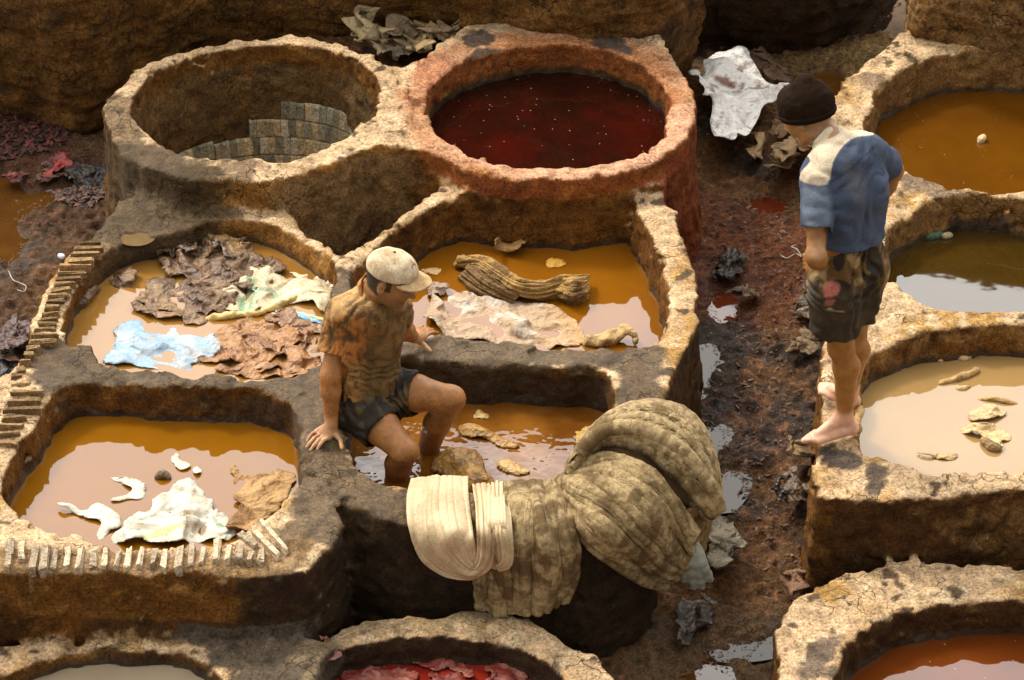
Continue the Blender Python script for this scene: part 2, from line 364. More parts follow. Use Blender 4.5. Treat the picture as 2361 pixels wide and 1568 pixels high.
# ------------------------------------------------------------------ colours of the masonry
Cm = np.zeros_like(Vm); wetm = np.zeros(len(Vm))
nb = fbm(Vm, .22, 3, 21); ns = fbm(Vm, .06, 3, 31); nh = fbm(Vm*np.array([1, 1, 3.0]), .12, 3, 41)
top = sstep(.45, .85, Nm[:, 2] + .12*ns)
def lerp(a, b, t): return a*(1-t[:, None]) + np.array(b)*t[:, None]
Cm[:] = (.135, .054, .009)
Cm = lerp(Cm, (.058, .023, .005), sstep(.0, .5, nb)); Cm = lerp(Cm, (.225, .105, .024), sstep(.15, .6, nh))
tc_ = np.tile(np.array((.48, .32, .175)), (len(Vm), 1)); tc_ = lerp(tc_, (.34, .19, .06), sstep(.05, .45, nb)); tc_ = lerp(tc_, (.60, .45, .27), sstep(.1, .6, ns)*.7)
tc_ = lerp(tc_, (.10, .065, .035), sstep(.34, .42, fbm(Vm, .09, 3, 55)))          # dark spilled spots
Cm = Cm*(1-top[:, None]) + tc_*top[:, None]  # dry crust on tops, damp dirt on walls, with the walls' shade painted in
def patch(pts, z, col, strength=1.0, wet=None, soft=.05, z0=-9, z1=9, tops=None, nz_=.05):
    """colours the masonry, stains and painted light alike, inside an outline laid out on height z"""
    global Cm, wetm
    P = poly(pts, z, 3); d = sd2(P, Vm[:, 0], Vm[:, 1]) + ns*nz_*1.2 + fbm(Vm, .03, 2, 77)*nz_*.5
    k = sstep(soft, -soft*.2, d)*strength*((Vm[:, 2] > z0) & (Vm[:, 2] < z1))
    if tops is True: k = k*top
    if tops is False: k = k*(1-top)
    Cm = lerp(Cm, col, k)
    if wet is not None: wetm = wetm*(1-k) + wet*k
WD = (.05, .03, .012); WG = (.066, .041, .019)
# wet grey-brown tops of the left divider and the working vat
patch([(60,800),(100,770),(200,780),(260,840),(500,850),(700,850),(790,800),(800,880),(740,930),(690,980),(650,920),(560,905),(330,900),(200,905),(90,900)], ZM, WG, .93, .5, .03, tops=True)
patch([(650,1000),(720,880),(800,860),(800,950),(790,1040),(850,1100),(950,1150),(1000,1215),(900,1230),(700,1260),(640,1230),(690,1150)], ZM, (.075,.045,.018), .9, .6, .04)
patch([(780,640),(860,640),(860,760),(1000,765),(1200,785),(1430,795),(1510,790),(1530,850),(1500,930),(1430,960),(1415,850),(1300,850),(1000,840),(900,840),(800,860),(760,740)], ZM, (.066,.040,.017), .9, .6, .03)
patch([(1300,1100),(1430,1000),(1430,850),(1500,860),(1540,1000),(1500,1200),(1200,1260),(900,1240),(950,1130)], ZM, (.09,.054,.022), .8, .5, .04)
patch([(200,520),(260,430),(420,440),(480,520),(420,560),(250,570)], .5, (.075,.048,.026), .95, .7, .06)
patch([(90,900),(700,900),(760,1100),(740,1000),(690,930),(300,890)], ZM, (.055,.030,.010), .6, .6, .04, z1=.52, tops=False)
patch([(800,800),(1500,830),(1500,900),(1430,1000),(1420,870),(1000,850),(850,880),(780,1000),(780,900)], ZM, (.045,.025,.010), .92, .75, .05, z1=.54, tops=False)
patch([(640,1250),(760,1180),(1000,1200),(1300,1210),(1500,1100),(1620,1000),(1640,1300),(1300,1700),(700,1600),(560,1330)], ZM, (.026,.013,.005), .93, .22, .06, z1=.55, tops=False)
patch([(200,1280),(560,1290),(600,1400),(300,1420)], ZM, (.04,.02,.007), .55, .2, .08, z1=.32, tops=False)
patch([(1540,400),(1620,640),(1640,800),(1560,1000),(1530,850),(1600,720),(1580,560)], ZM, (.04,.02,.006), .8, .4, .05, z1=.53, tops=False)
patch([(1870,1130),(2700,1130),(2700,1400),(1870,1400)], .6, (.042,.017,.004), .8, .1, .05, z1=.56, tops=False)  # front face of the right bank: its shade painted into the colour
# red dye on the second round vat
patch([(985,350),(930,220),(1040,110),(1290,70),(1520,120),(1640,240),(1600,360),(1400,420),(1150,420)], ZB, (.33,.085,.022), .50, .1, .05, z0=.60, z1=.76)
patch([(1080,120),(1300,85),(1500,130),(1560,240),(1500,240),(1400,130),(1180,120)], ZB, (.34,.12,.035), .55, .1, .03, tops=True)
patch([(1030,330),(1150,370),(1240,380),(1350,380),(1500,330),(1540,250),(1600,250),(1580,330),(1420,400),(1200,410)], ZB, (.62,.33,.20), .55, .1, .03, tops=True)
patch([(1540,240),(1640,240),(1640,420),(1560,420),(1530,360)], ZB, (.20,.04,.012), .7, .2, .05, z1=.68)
patch([(960,150),(1000,130),(1060,140),(1020,190),(960,200)], ZB, (.40,.17,.09), .7, None, .02, tops=True)
for q in ([(1060,85),(1110,75),(1140,95),(1090,110)], [(1100,110),(1160,120),(1120,140),(1080,135)], [(1370,75),(1430,85),(1440,110),(1380,105)], [(1395,112),(1450,112),(1440,124)]):
    patch(q, ZB, (.07,.05,.035), .95, .2, .015, tops=True, nz_=.03)
# first round vat: wet cement skin on its left side
patch([(230,240),(300,230),(330,320),(450,370),(560,360),(560,420),(480,560),(230,560)], ZB, (.085,.052,.022), .75, .3, .06, nz_=.12)
patch([(480,400),(760,370),(900,330),(920,420),(700,560),(480,560)], ZB, (.29,.135,.030), .8, .05, .06, tops=False, nz_=.10, z0=.40)  # sunlit part of the front wall, the light painted in as a golden tone
patch([(430,385),(500,380),(510,430),(450,460)], ZB, (.06,.035,.012), .9, .3, .05, nz_=.08)
patch(V1H, ZB, (.12,.078,.032), .6, .15, .06, z1=.62, tops=False)
patch([(690,520),(640,470),(700,430),(880,400),(960,440),(880,520),(800,570)], .55, (.23,.14,.06), .75, .1, .08, z1=.68)  # paler tone painted in to lift the shadowed slope between the vats
for h_ in (R1H, R2H, R3H): patch([(a_, b_) for a_, b_ in h_], .62, (.28,.15,.05), .55, .05, .07, tops=False, nz_=.08)
patch([(-300,1255),(0,1262),(200,1270),(420,1275),(600,1270),(700,1230),(720,1290),(560,1325),(200,1325),(-300,1330)], ZM, (.17,.095,.035), .75, .1, .02, tops=True)
# right bank spots and front vats
patch([(1890,1020),(1970,1035),(1985,1065),(1930,1060)], .58, (.065,.047,.035), .97, .2, .012, tops=True, nz_=.02)
patch([(2000,1065),(2045,1070),(2030,1120),(2005,1115)], .58, (.085,.06,.04), .95, .2, .012, tops=True, nz_=.02)
patch([(1990,170),(2040,190),(2030,215),(1990,190)], .70, (.20,.13,.08), .8, .1, .02, tops=True, nz_=.03)
patch([(2080,405),(2200,430),(2230,455),(2120,445)], .66, (.13,.09,.06), .8, .1, .02, tops=True, nz_=.03)
patch([(430,1470),(760,1460),(780,1700),(520,1700),(540,1540)], Z7, (.075,.055,.036), .93, .4, .03, z1=.30)
patch([(1880,1480),(1940,1470),(1900,1540),(1850,1520)], Z9, (.12,.085,.06), .9, .1, .02, tops=True, nz_=.03)
patch([(1850,1540),(1920,1540),(1910,1560),(1850,1560)], Z9, (.13,.09,.06), .9, .1, .02, tops=True, nz_=.03)
patch([(700,1500),(790,1440),(900,1425),(1090,1410),(1100,1440),(900,1460),(780,1490),(720,1600)], Z8, (.20,.14,.075), .7, .2, .03, tops=True)
# a dark tide line just over each liquid
LIQ = {'V2H': .555, 'V3H': .33, 'V4H': .42, 'V5H': .385, 'V6H': .365, 'R1H': .50, 'R2H': .45, 'R3H': .42, 'H7': .15, 'H8': .08, 'H9': .09}
for nm, zl in LIQ.items():
    d = sd2(P_[nm], Vm[:, 0], Vm[:, 1]); k = (d < .06)*sstep(zl+.045, zl+.012, Vm[:, 2] + ns*.02)
    Cm = lerp(Cm, (.045, .028, .014), k*.85); wetm = np.maximum(wetm, k*.8)
MAS = rough_mat('adobe plaster', s_fine=75, s_mid=13, contrast=(.48, 1.45), bump=.75, bdist=.014, crack=.9, crack_s=7.5, grit=.46)
OWN = [('V1H', 'dyeing_vat', 'empty round vat with a tiled inside and a dirt streaked outer wall'),
       ('V2H', 'dyeing_vat', 'round vat with red stained rim holding dark red dye'),
       ('V3H', 'dyeing_vat', 'orange brown vat holding a large pale floating hide'),
       ('V4H', 'dyeing_vat', 'vat at the left full of brown hides and plastic sacks, edged with slanting bricks'),
       ('V5H', 'dyeing_vat', 'ochre vat with white sacks and a row of brick ends along its front'),
       ('V6H', 'dyeing_vat', 'dark wet vat in which the seated man stands, draped with heavy cloths'),
       ('R1H', 'dyeing_vat', 'vat of brown liquid with one small floating scrap, behind the standing man'),
       ('R2H', 'dyeing_vat', 'vat of greenish brown liquid reflecting a pale blue patch of sky'),
       ('R3H', 'dyeing_vat', 'vat of beige liquid with curled hide pieces, on whose rim the barefoot man stands'),
       ('H7', 'dyeing_vat', 'vat of dull grey liquid with a smooth pale rim at the bottom left corner'),
       ('H8', 'dyeing_vat', 'vat of bright red pulp under the hanging cloths'),
       ('H9', 'dyeing_vat', 'round vat with broad flaking rim and red brown liquid at the bottom right corner')]
cen = Vm[Qm].mean(1)
dd = np.stack([sd2(P_[k], cen[:, 0], cen[:, 1]) + {'V1H': -.02, 'V2H': -.03}.get(k, 0) for k, _, _ in OWN])
own = dd.argmin(0)
# keep the free-standing front vats from claiming the wall of the block behind
d78 = {k: sd2(P_[o], cen[:, 0], cen[:, 1]) for k, o in (('H7', 'O7'), ('H8', 'O8'), ('H9', 'O9'))}
names = [k for k, _, _ in OWN]
for k in d78:
    i = names.index(k); zt = {'H7': Z7, 'H8': Z8, 'H9': Z9}[k]
    bad = (own == i) & ((d78[k] > .045) | (cen[:, 2] > zt+.06)); q = dd.copy()
    for j in ('H7', 'H8', 'H9'): q[names.index(j)] = 9
    own[bad] = q[:, bad].argmin(0)
vat = {}
for i, (k, nm, lab) in enumerate(OWN):
    q = Qm[own == i]; u, inv = np.unique(q, return_inverse=True)
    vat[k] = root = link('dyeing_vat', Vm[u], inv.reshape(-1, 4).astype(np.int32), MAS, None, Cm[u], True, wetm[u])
    tag(root, lab, 'vat', 'clay vats of the tannery')
# ------------------------------------------------------------------ liquids
def offset(P, d):
    a = P - np.roll(P, 1, 0); b = np.roll(P, -1, 0) - P; t = a+b; t /= np.linalg.norm(t, axis=1, keepdims=True)+1e-9
    n = np.stack([t[:, 1], -t[:, 0]], -1)
    area = np.sum(P[:, 0]*np.roll(P[:, 1], -1) - np.roll(P[:, 0], -1)*P[:, 1])
    return P + n*d*(1 if area > 0 else -1)
def pool(nm, z, mat, label, grow=.03, name='water', kind='structure'):
    P = offset(P_[nm] if isinstance(nm, str) else nm, grow)
    o = link(name, np.c_[P, np.full(len(P), z)], [list(range(len(P)))[::(1 if np.sum(P[:, 0]*np.roll(P[:, 1], -1)-np.roll(P[:, 0], -1)*P[:, 1]) > 0 else -1)]], mat, smoothf=False)
    o['kind'] = kind; o['label'] = label; return o
WM = {
 'V2H': (water_mat('dark red dye', (.012,.003,.0015), (.045,.003,.0015), 2.2, .002, 5, speck=.8, ior=1.4, patchlo=.45, patchhi=.75), 'dark red dye in the round vat'),
 'V3H': (water_mat('ochre liquid', (.17,.058,.003), (.21,.074,.004), 2, .002, 5), 'orange brown liquid around the pale floating hide'),
 'V4H': (water_mat('tan liquid', (.23,.105,.018), (.26,.125,.025), 2, .002, 5), 'tan liquid among the brown hides and sacks'),
 'V5H': (water_mat('amber liquid', (.18,.068,.003), (.21,.08,.004), 2, .001, 4), 'ochre liquid around the white sack'),
 'V6H': (water_mat('stirred brown liquid', (.11,.036,.004), (.20,.075,.009), 4, .016, 9), 'stirred red brown liquid around the man\'s legs'),
 'R1H': (water_mat('brown liquid', (.095,.032,.002), (.12,.042,.002), 2, .001, 5, speck=.5), 'still brown liquid behind the standing man'),
 'R2H': (water_mat('olive liquid', (.035,.018,.002), (.05,.025,.003), 2, .001, 5, ior=1.75), 'greenish brown liquid with a pale sky reflection'),
 'R3H': (water_mat('beige liquid', (.26,.155,.055), (.29,.175,.062), 2, .001, 5), 'beige liquid with curled hide pieces'),
 'H7': (water_mat('grey liquid', (.26,.20,.13), (.30,.23,.15), 2, .001, 5), 'dull grey liquid at the bottom left'),
 'H8': (water_mat('bright red dye', (.16,.012,.006), (.24,.02,.01), 5, .01, 14), 'bright red dye under the pulp'),
 'H9': (water_mat('red brown liquid', (.09,.020,.003), (.12,.028,.004), 2, .001, 5, speck=.8), 'red brown liquid with white specks')}
for k, (m, lab) in WM.items(): pool(k, LIQ[k], m, lab)
# ------------------------------------------------------------------ mud
ctrl = [((1700,800),0.0),((1650,1400),-.06),((1700,1100),-.02),((1700,450),.06),((1750,200),.12),((1900,250),.10),((2060,40),.22),((1980,100),.16),((100,600),.20),((100,420),.17),((60,330),.18),((20,900),.20),((1500,1540),-.10),((1750,1540),-.08),((900,100),.5),((1200,1400),-.08),((300,1400),-.05),((220,450),.17),((1000,110),.55)]
cz = np.array([c[1] for c in ctrl]); cxy = K(np.array([c[0][0] for c in ctrl]), np.array([c[0][1] for c in ctrl]), cz)[:, :2]
def mudbase(x, y):
    s = 0; wsum = 0
    for (a, b), z in zip(cxy, cz):
        w_ = 1/((x-a)**2 + (y-b)**2 + .03)**1.5; s = s + w_*z; wsum = wsum + w_
    return s/wsum
PUD = [([(1862,168),(1800,180),(1790,215),(1830,240),(1900,225),(1945,190),(1930,160)], .115, 'brown'), ([(1610,1000),(1625,985),(1670,990),(1655,1020),(1640,1030),(1612,1020)], -.01, 'sky'),
       ([(1625,800),(1650,815),(1640,850),(1620,890),(1605,905),(1600,860)], .0, 'sky'), ([(1650,1100),(1708,1095),(1705,1130),(1675,1165),(1650,1150)], -.02, 'sky'),
       ([(1650,1500),(1720,1490),(1790,1478),(1790,1495),(1700,1508)], -.08, 'sky'), ([(1655,690),(1690,680),(1690,715),(1665,730),(1650,710)], .01, 'red'),
       ([(1730,470),(1780,460),(1810,480),(1790,500),(1745,495)], .05, 'red'), ([(0,400),(60,440),(150,420),(235,380),(245,430),(180,440),(120,460),(60,500),(0,530),(-60,460)], .15, 'brown'),
       ([(0,505),(40,520),(50,560),(20,600),(-20,580)], .17, 'brown'), ([(1610,1540),(1650,1530),(1700,1560),(1690,1600),(1600,1600),(1580,1570)], -.09, 'brown')]
gx = np.arange(-2.9, 3.2, .0115); gy = np.arange(-3.0, 3.6, .0115)
GX, GY = np.meshgrid(gx, gy, indexing='ij')
base = mudbase(GX, GY)
P3 = np.stack([GX, GY, np.zeros_like(GX)], -1)
def mudnoise(P3):
    a = fbm(P3, .28, 2, 61)*.030; r = np.abs(fbm(P3, .10, 3, 65)); b_ = (r-.25)*-.055
    c_ = fbm(P3, .035, 2, 71)*.020; d_ = np.abs(pnoise(P3, .022, 75))*.012
    return a+b_+c_+d_
mz = base + mudnoise(P3)
pm = {}
for i, (pts, z, kind) in enumerate(PUD):
    P = poly(pts, z, 4); d = sd2(P, GX, GY) + fbm(P3, .07, 3, 81)*.05
    t = sstep(.07, -.02, d); mz = mz*(1-t) + (z-.030 + .12*mudnoise(P3))*t
    pm[i] = (P, z, kind)
idx = np.arange(GX.size).reshape(GX.shape)
Qg = np.stack([idx[:-1, :-1], idx[1:, :-1], idx[1:, 1:], idx[:-1, 1:]], -1).reshape(-1, 4)
Vg = np.stack([GX, GY, mz], -1).reshape(-1, 3)
# leave out mud hidden inside the vats
ins = np.zeros(GX.shape, bool)
for nm in ('ML', 'MR', 'V1O', 'V2O', 'RB', 'O7', 'O8', 'O9'): ins |= sd2(P_[nm], GX, GY) < -.16
for nm in ('V1H', 'V2H', 'V3H', 'V4H', 'V5H', 'V6H', 'R1H', 'R2H', 'R3H', 'H7', 'H8', 'H9'): ins |= sd2(P_[nm], GX, GY) < .05
keep = ~(ins.ravel()[Qg].all(1)); Qg = Qg[keep]
uq, inv = np.unique(Qg, return_inverse=True); Vg = Vg[uq]; Qg = inv.reshape(-1, 4).astype(np.int32)
nb = fbm(Vg, .35, 3, 91); ns = fbm(Vg, .07, 3, 95)
Cg = np.tile(np.array((.105, .048, .015)), (len(Vg), 1))
Cg = lerp(Cg, (.035, .020, .011), sstep(-.05, .35, nb)); Cg = lerp(Cg, (.19, .085, .035), sstep(.1, .45, ns))
def gpatch(pts, z, col, s, soft=.15):
    global Cg
    d = sd2(poly(pts, z, 3), Vg[:, 0], Vg[:, 1]) + ns*.12; Cg = lerp(Cg, col, sstep(soft, -soft*.3, d)*s)
gpatch([(1590,480),(1900,560),(1880,720),(1620,700)], .03, (.13,.035,.013), .6)
gpatch([(1640,150),(1800,130),(2000,110),(2090,0),(2060,130),(1900,180),(1700,230)], .15, (.20,.125,.045), .8)
gpatch([(-50,280),(240,300),(250,560),(120,560),(-50,900)], .17, (.07,.038,.02), .7)
gpatch([(0,310),(90,330),(160,360),(140,420),(30,460),(-30,400)], .17, (.09,.03,.018), .5)
gpatch([(1600,780),(1700,760),(1680,1000),(1640,1130),(1590,1130)], .0, (.035,.025,.02), .8)
gpatch([(1500,1480),(1790,1450),(1800,1600),(1450,1600)], -.08, (.10,.062,.03), .7)
low = sstep(-.004, -.03, Vg[:, 2]-mudbase(Vg[:, 0], Vg[:, 1]))
wetg = np.clip(.15 + low*.7 + sstep(.0, .4, nb)*.35, 0, 1)
MUD = rough_mat('wet mud', s_fine=95, s_mid=28, contrast=(.4, 1.7), bump=.9, bdist=.012, grit=.5, wetspec=.34, rough_dry=.95, rough_wet=.22)
mud = link('mud', Vg, Qg, MUD, None, Cg, True, wetg); mud['kind'] = 'structure'; mud['label'] = 'trampled brown mud between the vats'
gm = plain('far ground', (.10, .06, .03), .95)
S = 400; hx0, hx1, hy0, hy1 = -2.85, 3.15, -2.95, 3.55
rv = [(-S, -S, -.12), (S, -S, -.12), (S, S, -.12), (-S, S, -.12), (hx0, hy0, -.12), (hx1, hy0, -.12), (hx1, hy1, -.12), (hx0, hy1, -.12)]
gr = link('ground', rv, [(0, 1, 5, 4), (1, 2, 6, 5), (2, 3, 7, 6), (3, 0, 4, 7)], gm, smoothf=False); gr['kind'] = 'structure'
PM = {'sky': water_mat('puddle water', (.05,.035,.02), (.06,.04,.02), 3, .0004, 5, ior=1.38), 'brown': water_mat('brown puddle', (.06,.024,.005), (.09,.036,.006), 4, .0005, 6),
      'red': water_mat('red puddle', (.10,.018,.006), (.13,.025,.008), 4, .0005, 6)}
for i, (P, z, kind) in pm.items():
    o = pool(P, z-.011, PM[kind], 'puddle in the mud', .045, 'puddle')
# small puddle on the wet ledge at the foot of the first vat
# ------------------------------------------------------------------ back walls (outer walls of the higher terrace)
WALL = rough_mat('dark earth wall', s_fine=60, s_mid=9, contrast=(.35, 1.6), bump=1.0, bdist=.03, crack=.8, crack_s=6, grit=.5)
def backwall(base_pts, zb, ztop, label, col, col2, bulge=.10, name='earth_wall', thick=.5, cap=None):
    """curved, bulging wall standing on the traced foot line; the foot runs left to right in view"""
    a = np.array(base_pts, float); zz = np.array([zb]*len(a)) if np.ndim(zb) == 0 else np.array(zb, float)
    p = K(a[:, 0], a[:, 1], zz); line = smooth(p, 22, False)
    nU = len(line); hs = np.arange(0, 1.0001, .0125*1.2/(ztop)*1.0); nV = len(hs)
    t = np.gradient(line[:, :2], axis=0); t /= np.linalg.norm(t, axis=1, keepdims=True); nrm = np.stack([t[:, 1], -t[:, 0]], -1)
    U, Vv = np.meshgrid(np.arange(nU), hs, indexing='ij')
    z = line[U, 2]*0 + (line[U, 2]-.15) + Vv*(ztop - line[U, 2] + .15)
    out_ = bulge*np.sin(np.pi*np.clip(Vv*1.15, 0, 1))
    P = np.stack([line[U, 0] + nrm[U, 0]*out_, line[U, 1] + nrm[U, 1]*out_, z], -1)
    P[..., :2] -= nrm[U]*(bulge*.5)
    dsp = fbm(P, .35, 3, 101)*.05 + fbm(P, .09, 3, 105)*.028 + fbm(P*np.array([.5, .5, 2.5]), .10, 2, 109)*.018
    P[..., :2] += nrm[U]*dsp[..., None]
    # top and back of the wall
    tp = P[:, -1].copy(); bk = tp.copy(); bk[:, :2] -= nrm*thick; bb = bk.copy(); bb[:, 2] = -.1
    P = np.concatenate([P, bk[:, None], bb[:, None]], 1); nV += 2
    idx = np.arange(nU*nV).reshape(nU, nV)
    Q = np.stack([idx[:-1, :-1], idx[1:, :-1], idx[1:, 1:], idx[:-1, 1:]], -1).reshape(-1, 4)
    V = P.reshape(-1, 3); C = np.tile(np.array(col), (len(V), 1)); C = lerp(C, col2, sstep(.0, .4, fbm(V, .3, 3, 111))); C = lerp(C, (.05, .028, .010), sstep(.2, .55, fbm(V, .12, 3, 115))*.8)
    caps = [list(idx[0]), list(idx[-1][::-1])]
    o = link(name, V, Q.astype(np.int32), WALL, None, C, True, np.full(len(V), .15))
    return tag(o, label, 'wall', 'earth walls of the upper terrace')
BWc, BWd = (.16, .070, .014), (.24, .108, .023)
backwall([(-420,200),(-250,290),(-100,290),(0,284),(110,305),(180,318),(240,305),(330,245),(400,170),(430,110)], .16, 1.55, 'dark bulging earth wall with exposed courses of stone behind the left mud', BWc, BWd, .12)
backwall([(290,235),(380,190),(480,150),(620,110),(760,95),(850,92),(960,72),(1050,66),(1085,50)], [.25,.3,.3,.4,.45,.5,.55,.6,.65], 1.55, 'brown earth wall behind the empty round vat and the pile of hides', BWc, BWd, .06)
backwall([(1060,58),(1120,50),(1200,60),(1290,80),(1360,88),(1430,80),(1500,88),(1560,120),(1600,150)], [.72,.72,.72,.72,.72,.72,.70,.5,.2], 1.55, 'ochre earth wall rising behind the red stained vat', (.17,.077,.018), (.22,.102,.024), .06)
backwall([(1570,135),(1640,112),(1700,128),(1800,138),(1890,128),(1960,98),(2010,62),(2060,18),(2080,-40),(2090,-120)], [.12,.12,.12,.12,.13,.15,.18,.2,.2,.2], 1.6, 'very dark round earth wall behind the white plastic sheet', (.055,.028,.011), (.08,.04,.013), .12)
backwall([(2098,-60),(2094,30),(2098,82),(2180,98),(2270,112),(2361,118),(2500,135),(2700,190)], .74, 1.6, 'pale ochre earth wall at the top right corner', (.27,.14,.045), (.20,.10,.028), .03)
# ------------------------------------------------------------------ bodies and cloth as smooth blended volumes
class Vol:
    def __init__(s, lo, hi, h):
        s.h = h; s.X = np.arange(lo[0], hi[0], h); s.Y = np.arange(lo[1], hi[1], h); s.Z = np.arange(lo[2], hi[2], h)
        s.f = np.full((len(s.X), len(s.Y), len(s.Z)), .2, np.float32)
    def blk(s, lo, hi, m):
        r = []
        for A, a, b in ((s.X, lo[0], hi[0]), (s.Y, lo[1], hi[1]), (s.Z, lo[2], hi[2])):
            i = np.searchsorted(A, a-m); j = np.searchsorted(A, b+m); r.append(slice(max(i-1, 0), min(j+1, len(A))))
        return tuple(r)
    def pts(s, b):
        return (s.X[b[0]].astype(np.float32)[:, None, None], s.Y[b[1]].astype(np.float32)[None, :, None], s.Z[b[2]].astype(np.float32)[None, None, :])
    def put(s, b, d, k, op):
        if d.size == 0: return
        g_ = s.f[b]
        if op == '+': s.f[b] = smin(g_, d, k)
        elif op == '-': s.f[b] = smax(g_, -d, k)
        else: s.f[b] = smax(g_, d, k)
    def cone(s, a, b, ra, rb, k=.02, op='+'):
        a = np.asarray(a, float); b = np.asarray(b, float); r = max(ra, rb)
        bl = s.blk(np.minimum(a, b)-r, np.maximum(a, b)+r, .05+k); x, y, z = s.pts(bl)
        d = b-a; L = float(d@d)+1e-12
        t = np.clip(((x-a[0])*d[0] + (y-a[1])*d[1] + (z-a[2])*d[2])/L, 0, 1)
        q = np.sqrt((x-a[0]-t*d[0])**2 + (y-a[1]-t*d[1])**2 + (z-a[2]-t*d[2])**2) - (ra+(rb-ra)*t)
        s.put(bl, q.astype(np.float32), k, op)
    def ell(s, c, R, r, k=.02, op='+'):   # R rows = local axes
        c = np.asarray(c, float); R = np.asarray(R, float); m = max(r)
        bl = s.blk(c-m, c+m, .05+k); x, y, z = s.pts(bl)
        x = x-c[0]; y = y-c[1]; z = z-c[2]; q = 0; g2 = 0
        for ax, rr in zip(R, r):
            t = (x*ax[0]+y*ax[1]+z*ax[2]); q = q + (t/rr)**2; g2 = g2 + (t/rr**2)**2
        q = np.sqrt(q); d = q*(q-1)/(np.sqrt(g2)+1e-6)
        d = np.where(q < .3, -min(r)*.7, d)
        s.put(bl, d.astype(np.float32), k, op)
    def plane(s, p, n, k=.01, region=None, op='i'):   # keep the side the normal points away from
        p = np.asarray(p, float); n = np.asarray(n, float)/np.linalg.norm(n)
        bl = s.blk(region[0], region[1], 0) if region else (slice(None),)*3
        x, y, z = s.pts(bl); d = (x-p[0])*n[0] + (y-p[1])*n[1] + (z-p[2])*n[2]
        s.put(bl, d.astype(np.float32), k, 'i')
    def noise(s, cell, amp, seed, ridged=False):
        n = gnoise(s.X, s.Y, s.Z, cell, seed)
        s.f += (np.abs(n)*2-.6)*amp if ridged else n*amp
    def fold(s, dirv, lam, amp, warp=.06, seed=0, sharp=1.5):   # creases running across dirv
        x, y, z = s.pts((slice(None),)*3); d = np.asarray(dirv, float)/np.linalg.norm(dirv)
        ph = (x*d[0]+y*d[1]+z*d[2]) + gnoise(s.X, s.Y, s.Z, .13, seed)*warp + gnoise(s.X, s.Y, s.Z, .05, seed+1)*warp*.3
        am = np.clip(gnoise(s.X, s.Y, s.Z, .12, seed+2)*1.2+.55, 0, 1.2)
        s.f -= (np.abs(np.sin(ph*math.pi/lam))**sharp - .5).astype(np.float32)*amp*am
    def mesh(s): return surfnet(s.f, s.X, s.Y, s.Z)
def scr(V):                                # world -> picture coordinates
    d = np.asarray(V) - CAM; zc = d[..., 1]*cp - d[..., 2]*sp_; yc = d[..., 1]*sp_ + d[..., 2]*cp
    return PW/2 + F*d[..., 0]/zc, PH/2 - F*yc/zc
def inpx(V, pts, soft=4):
    u, v = scr(V); a = np.array(pts, float); P = smooth(a, 3); d = sd2(P, u, v)
    return sstep(soft, -soft, d)
def frame(fwd, up=(0, 0, 1)):
    Fd = np.asarray(fwd, float); Fd = Fd/np.linalg.norm(Fd); U = np.asarray(up, float); L = np.cross(U, Fd); L /= np.linalg.norm(L); U = np.cross(Fd, L)
    return np.stack([Fd, L, U])
def head(vol, C, R, neck, s=1.0, nr=.054):
    P = lambda a, b, c: C + (R[0]*a + R[1]*b + R[2]*c)*s
    vol.ell(P(-.012, 0, .028), R, np.array((.098, .076, .096))*s, .02)
    vol.ell(P(.028, 0, -.030), R, np.array((.062, .058, .080))*s, .03)
    for e in (-1, 1):
        vol.cone(P(-.015, .052*e, -.055), P(.05, .028*e, -.088), .020*s, .018*s, .025)       # jaw line
        vol.ell(P(.058, .034*e, -.020), R, np.array((.022, .022, .022))*s, .02)              # cheek
    vol.cone(P(.072, -.008, -.094), P(.072, .008, -.094), .017*s, .017*s, .018)
    vol.cone(P(.070, -.036, .030), P(.070, .036, .030), .016*s, .016*s, .014)                # brow
    for e in (-1, 1):
        vol.ell(P(.096, .030*e, .010), R, np.array((.016, .017, .011))*s, .008, '-')
        vol.ell(P(.076, .030*e, .009), R, np.array((.0125, .0135, .011))*s, .004)
    vol.cone(P(.086, 0, .020), P(.112, 0, -.022), .0085*s, .0125*s, .010)                    # nose
    for e in (-1, 1): vol.ell(P(.099, .012*e, -.026), R, np.array((.010, .008, .008))*s, .006)
    vol.cone(P(.086, -.020, -.052), P(.086, .020, -.052), .0075*s, .0075*s, .006)            # lips
    vol.cone(P(.084, -.016, -.063), P(.084, .016, -.063), .0085*s, .0085*s, .006)
    for e in (-1, 1):
        vol.ell(P(-.008, .079*e, .000), frame(R[0]*.9+R[1]*.35*e, R[2]), np.array((.019, .008, .031))*s, .008)
        vol.ell(P(.000, .090*e, .003), R, np.array((.009, .008, .016))*s, .004, '-')
    vol.cone(P(-.028, 0, -.05), neck, nr*s, (nr+.006)*s, .035)
def finger(vol, k, t, lift=.012, r=(.0100, .0088, .0072), bend=(0, 0, 1)):
    k = np.asarray(k); t = np.asarray(t); b = np.asarray(bend, float)
    m1 = k*.58 + t*.42 + b*lift; m2 = k*.24 + t*.76 + b*lift*.62
    vol.cone(k, m1, r[0], r[1], .005); vol.cone(m1, m2, r[1], r[1]*.93, .003); vol.cone(m2, t, r[1]*.93, r[2], .003)
def handp(vol, W, ks, ts, th, pr=.0135):
    for k_, t_ in zip(ks, ts):
        vol.cone(W, k_, .019, pr, .012); finger(vol, k_, t_)
    vol.cone(W, th[0], .018, .0135, .012); vol.cone(th[0], th[1], .0125, .0105, .006); vol.cone(th[1], th[2], .0105, .0085, .004)
k3 = lambda u, v, z: K(float(u), float(v), float(z))
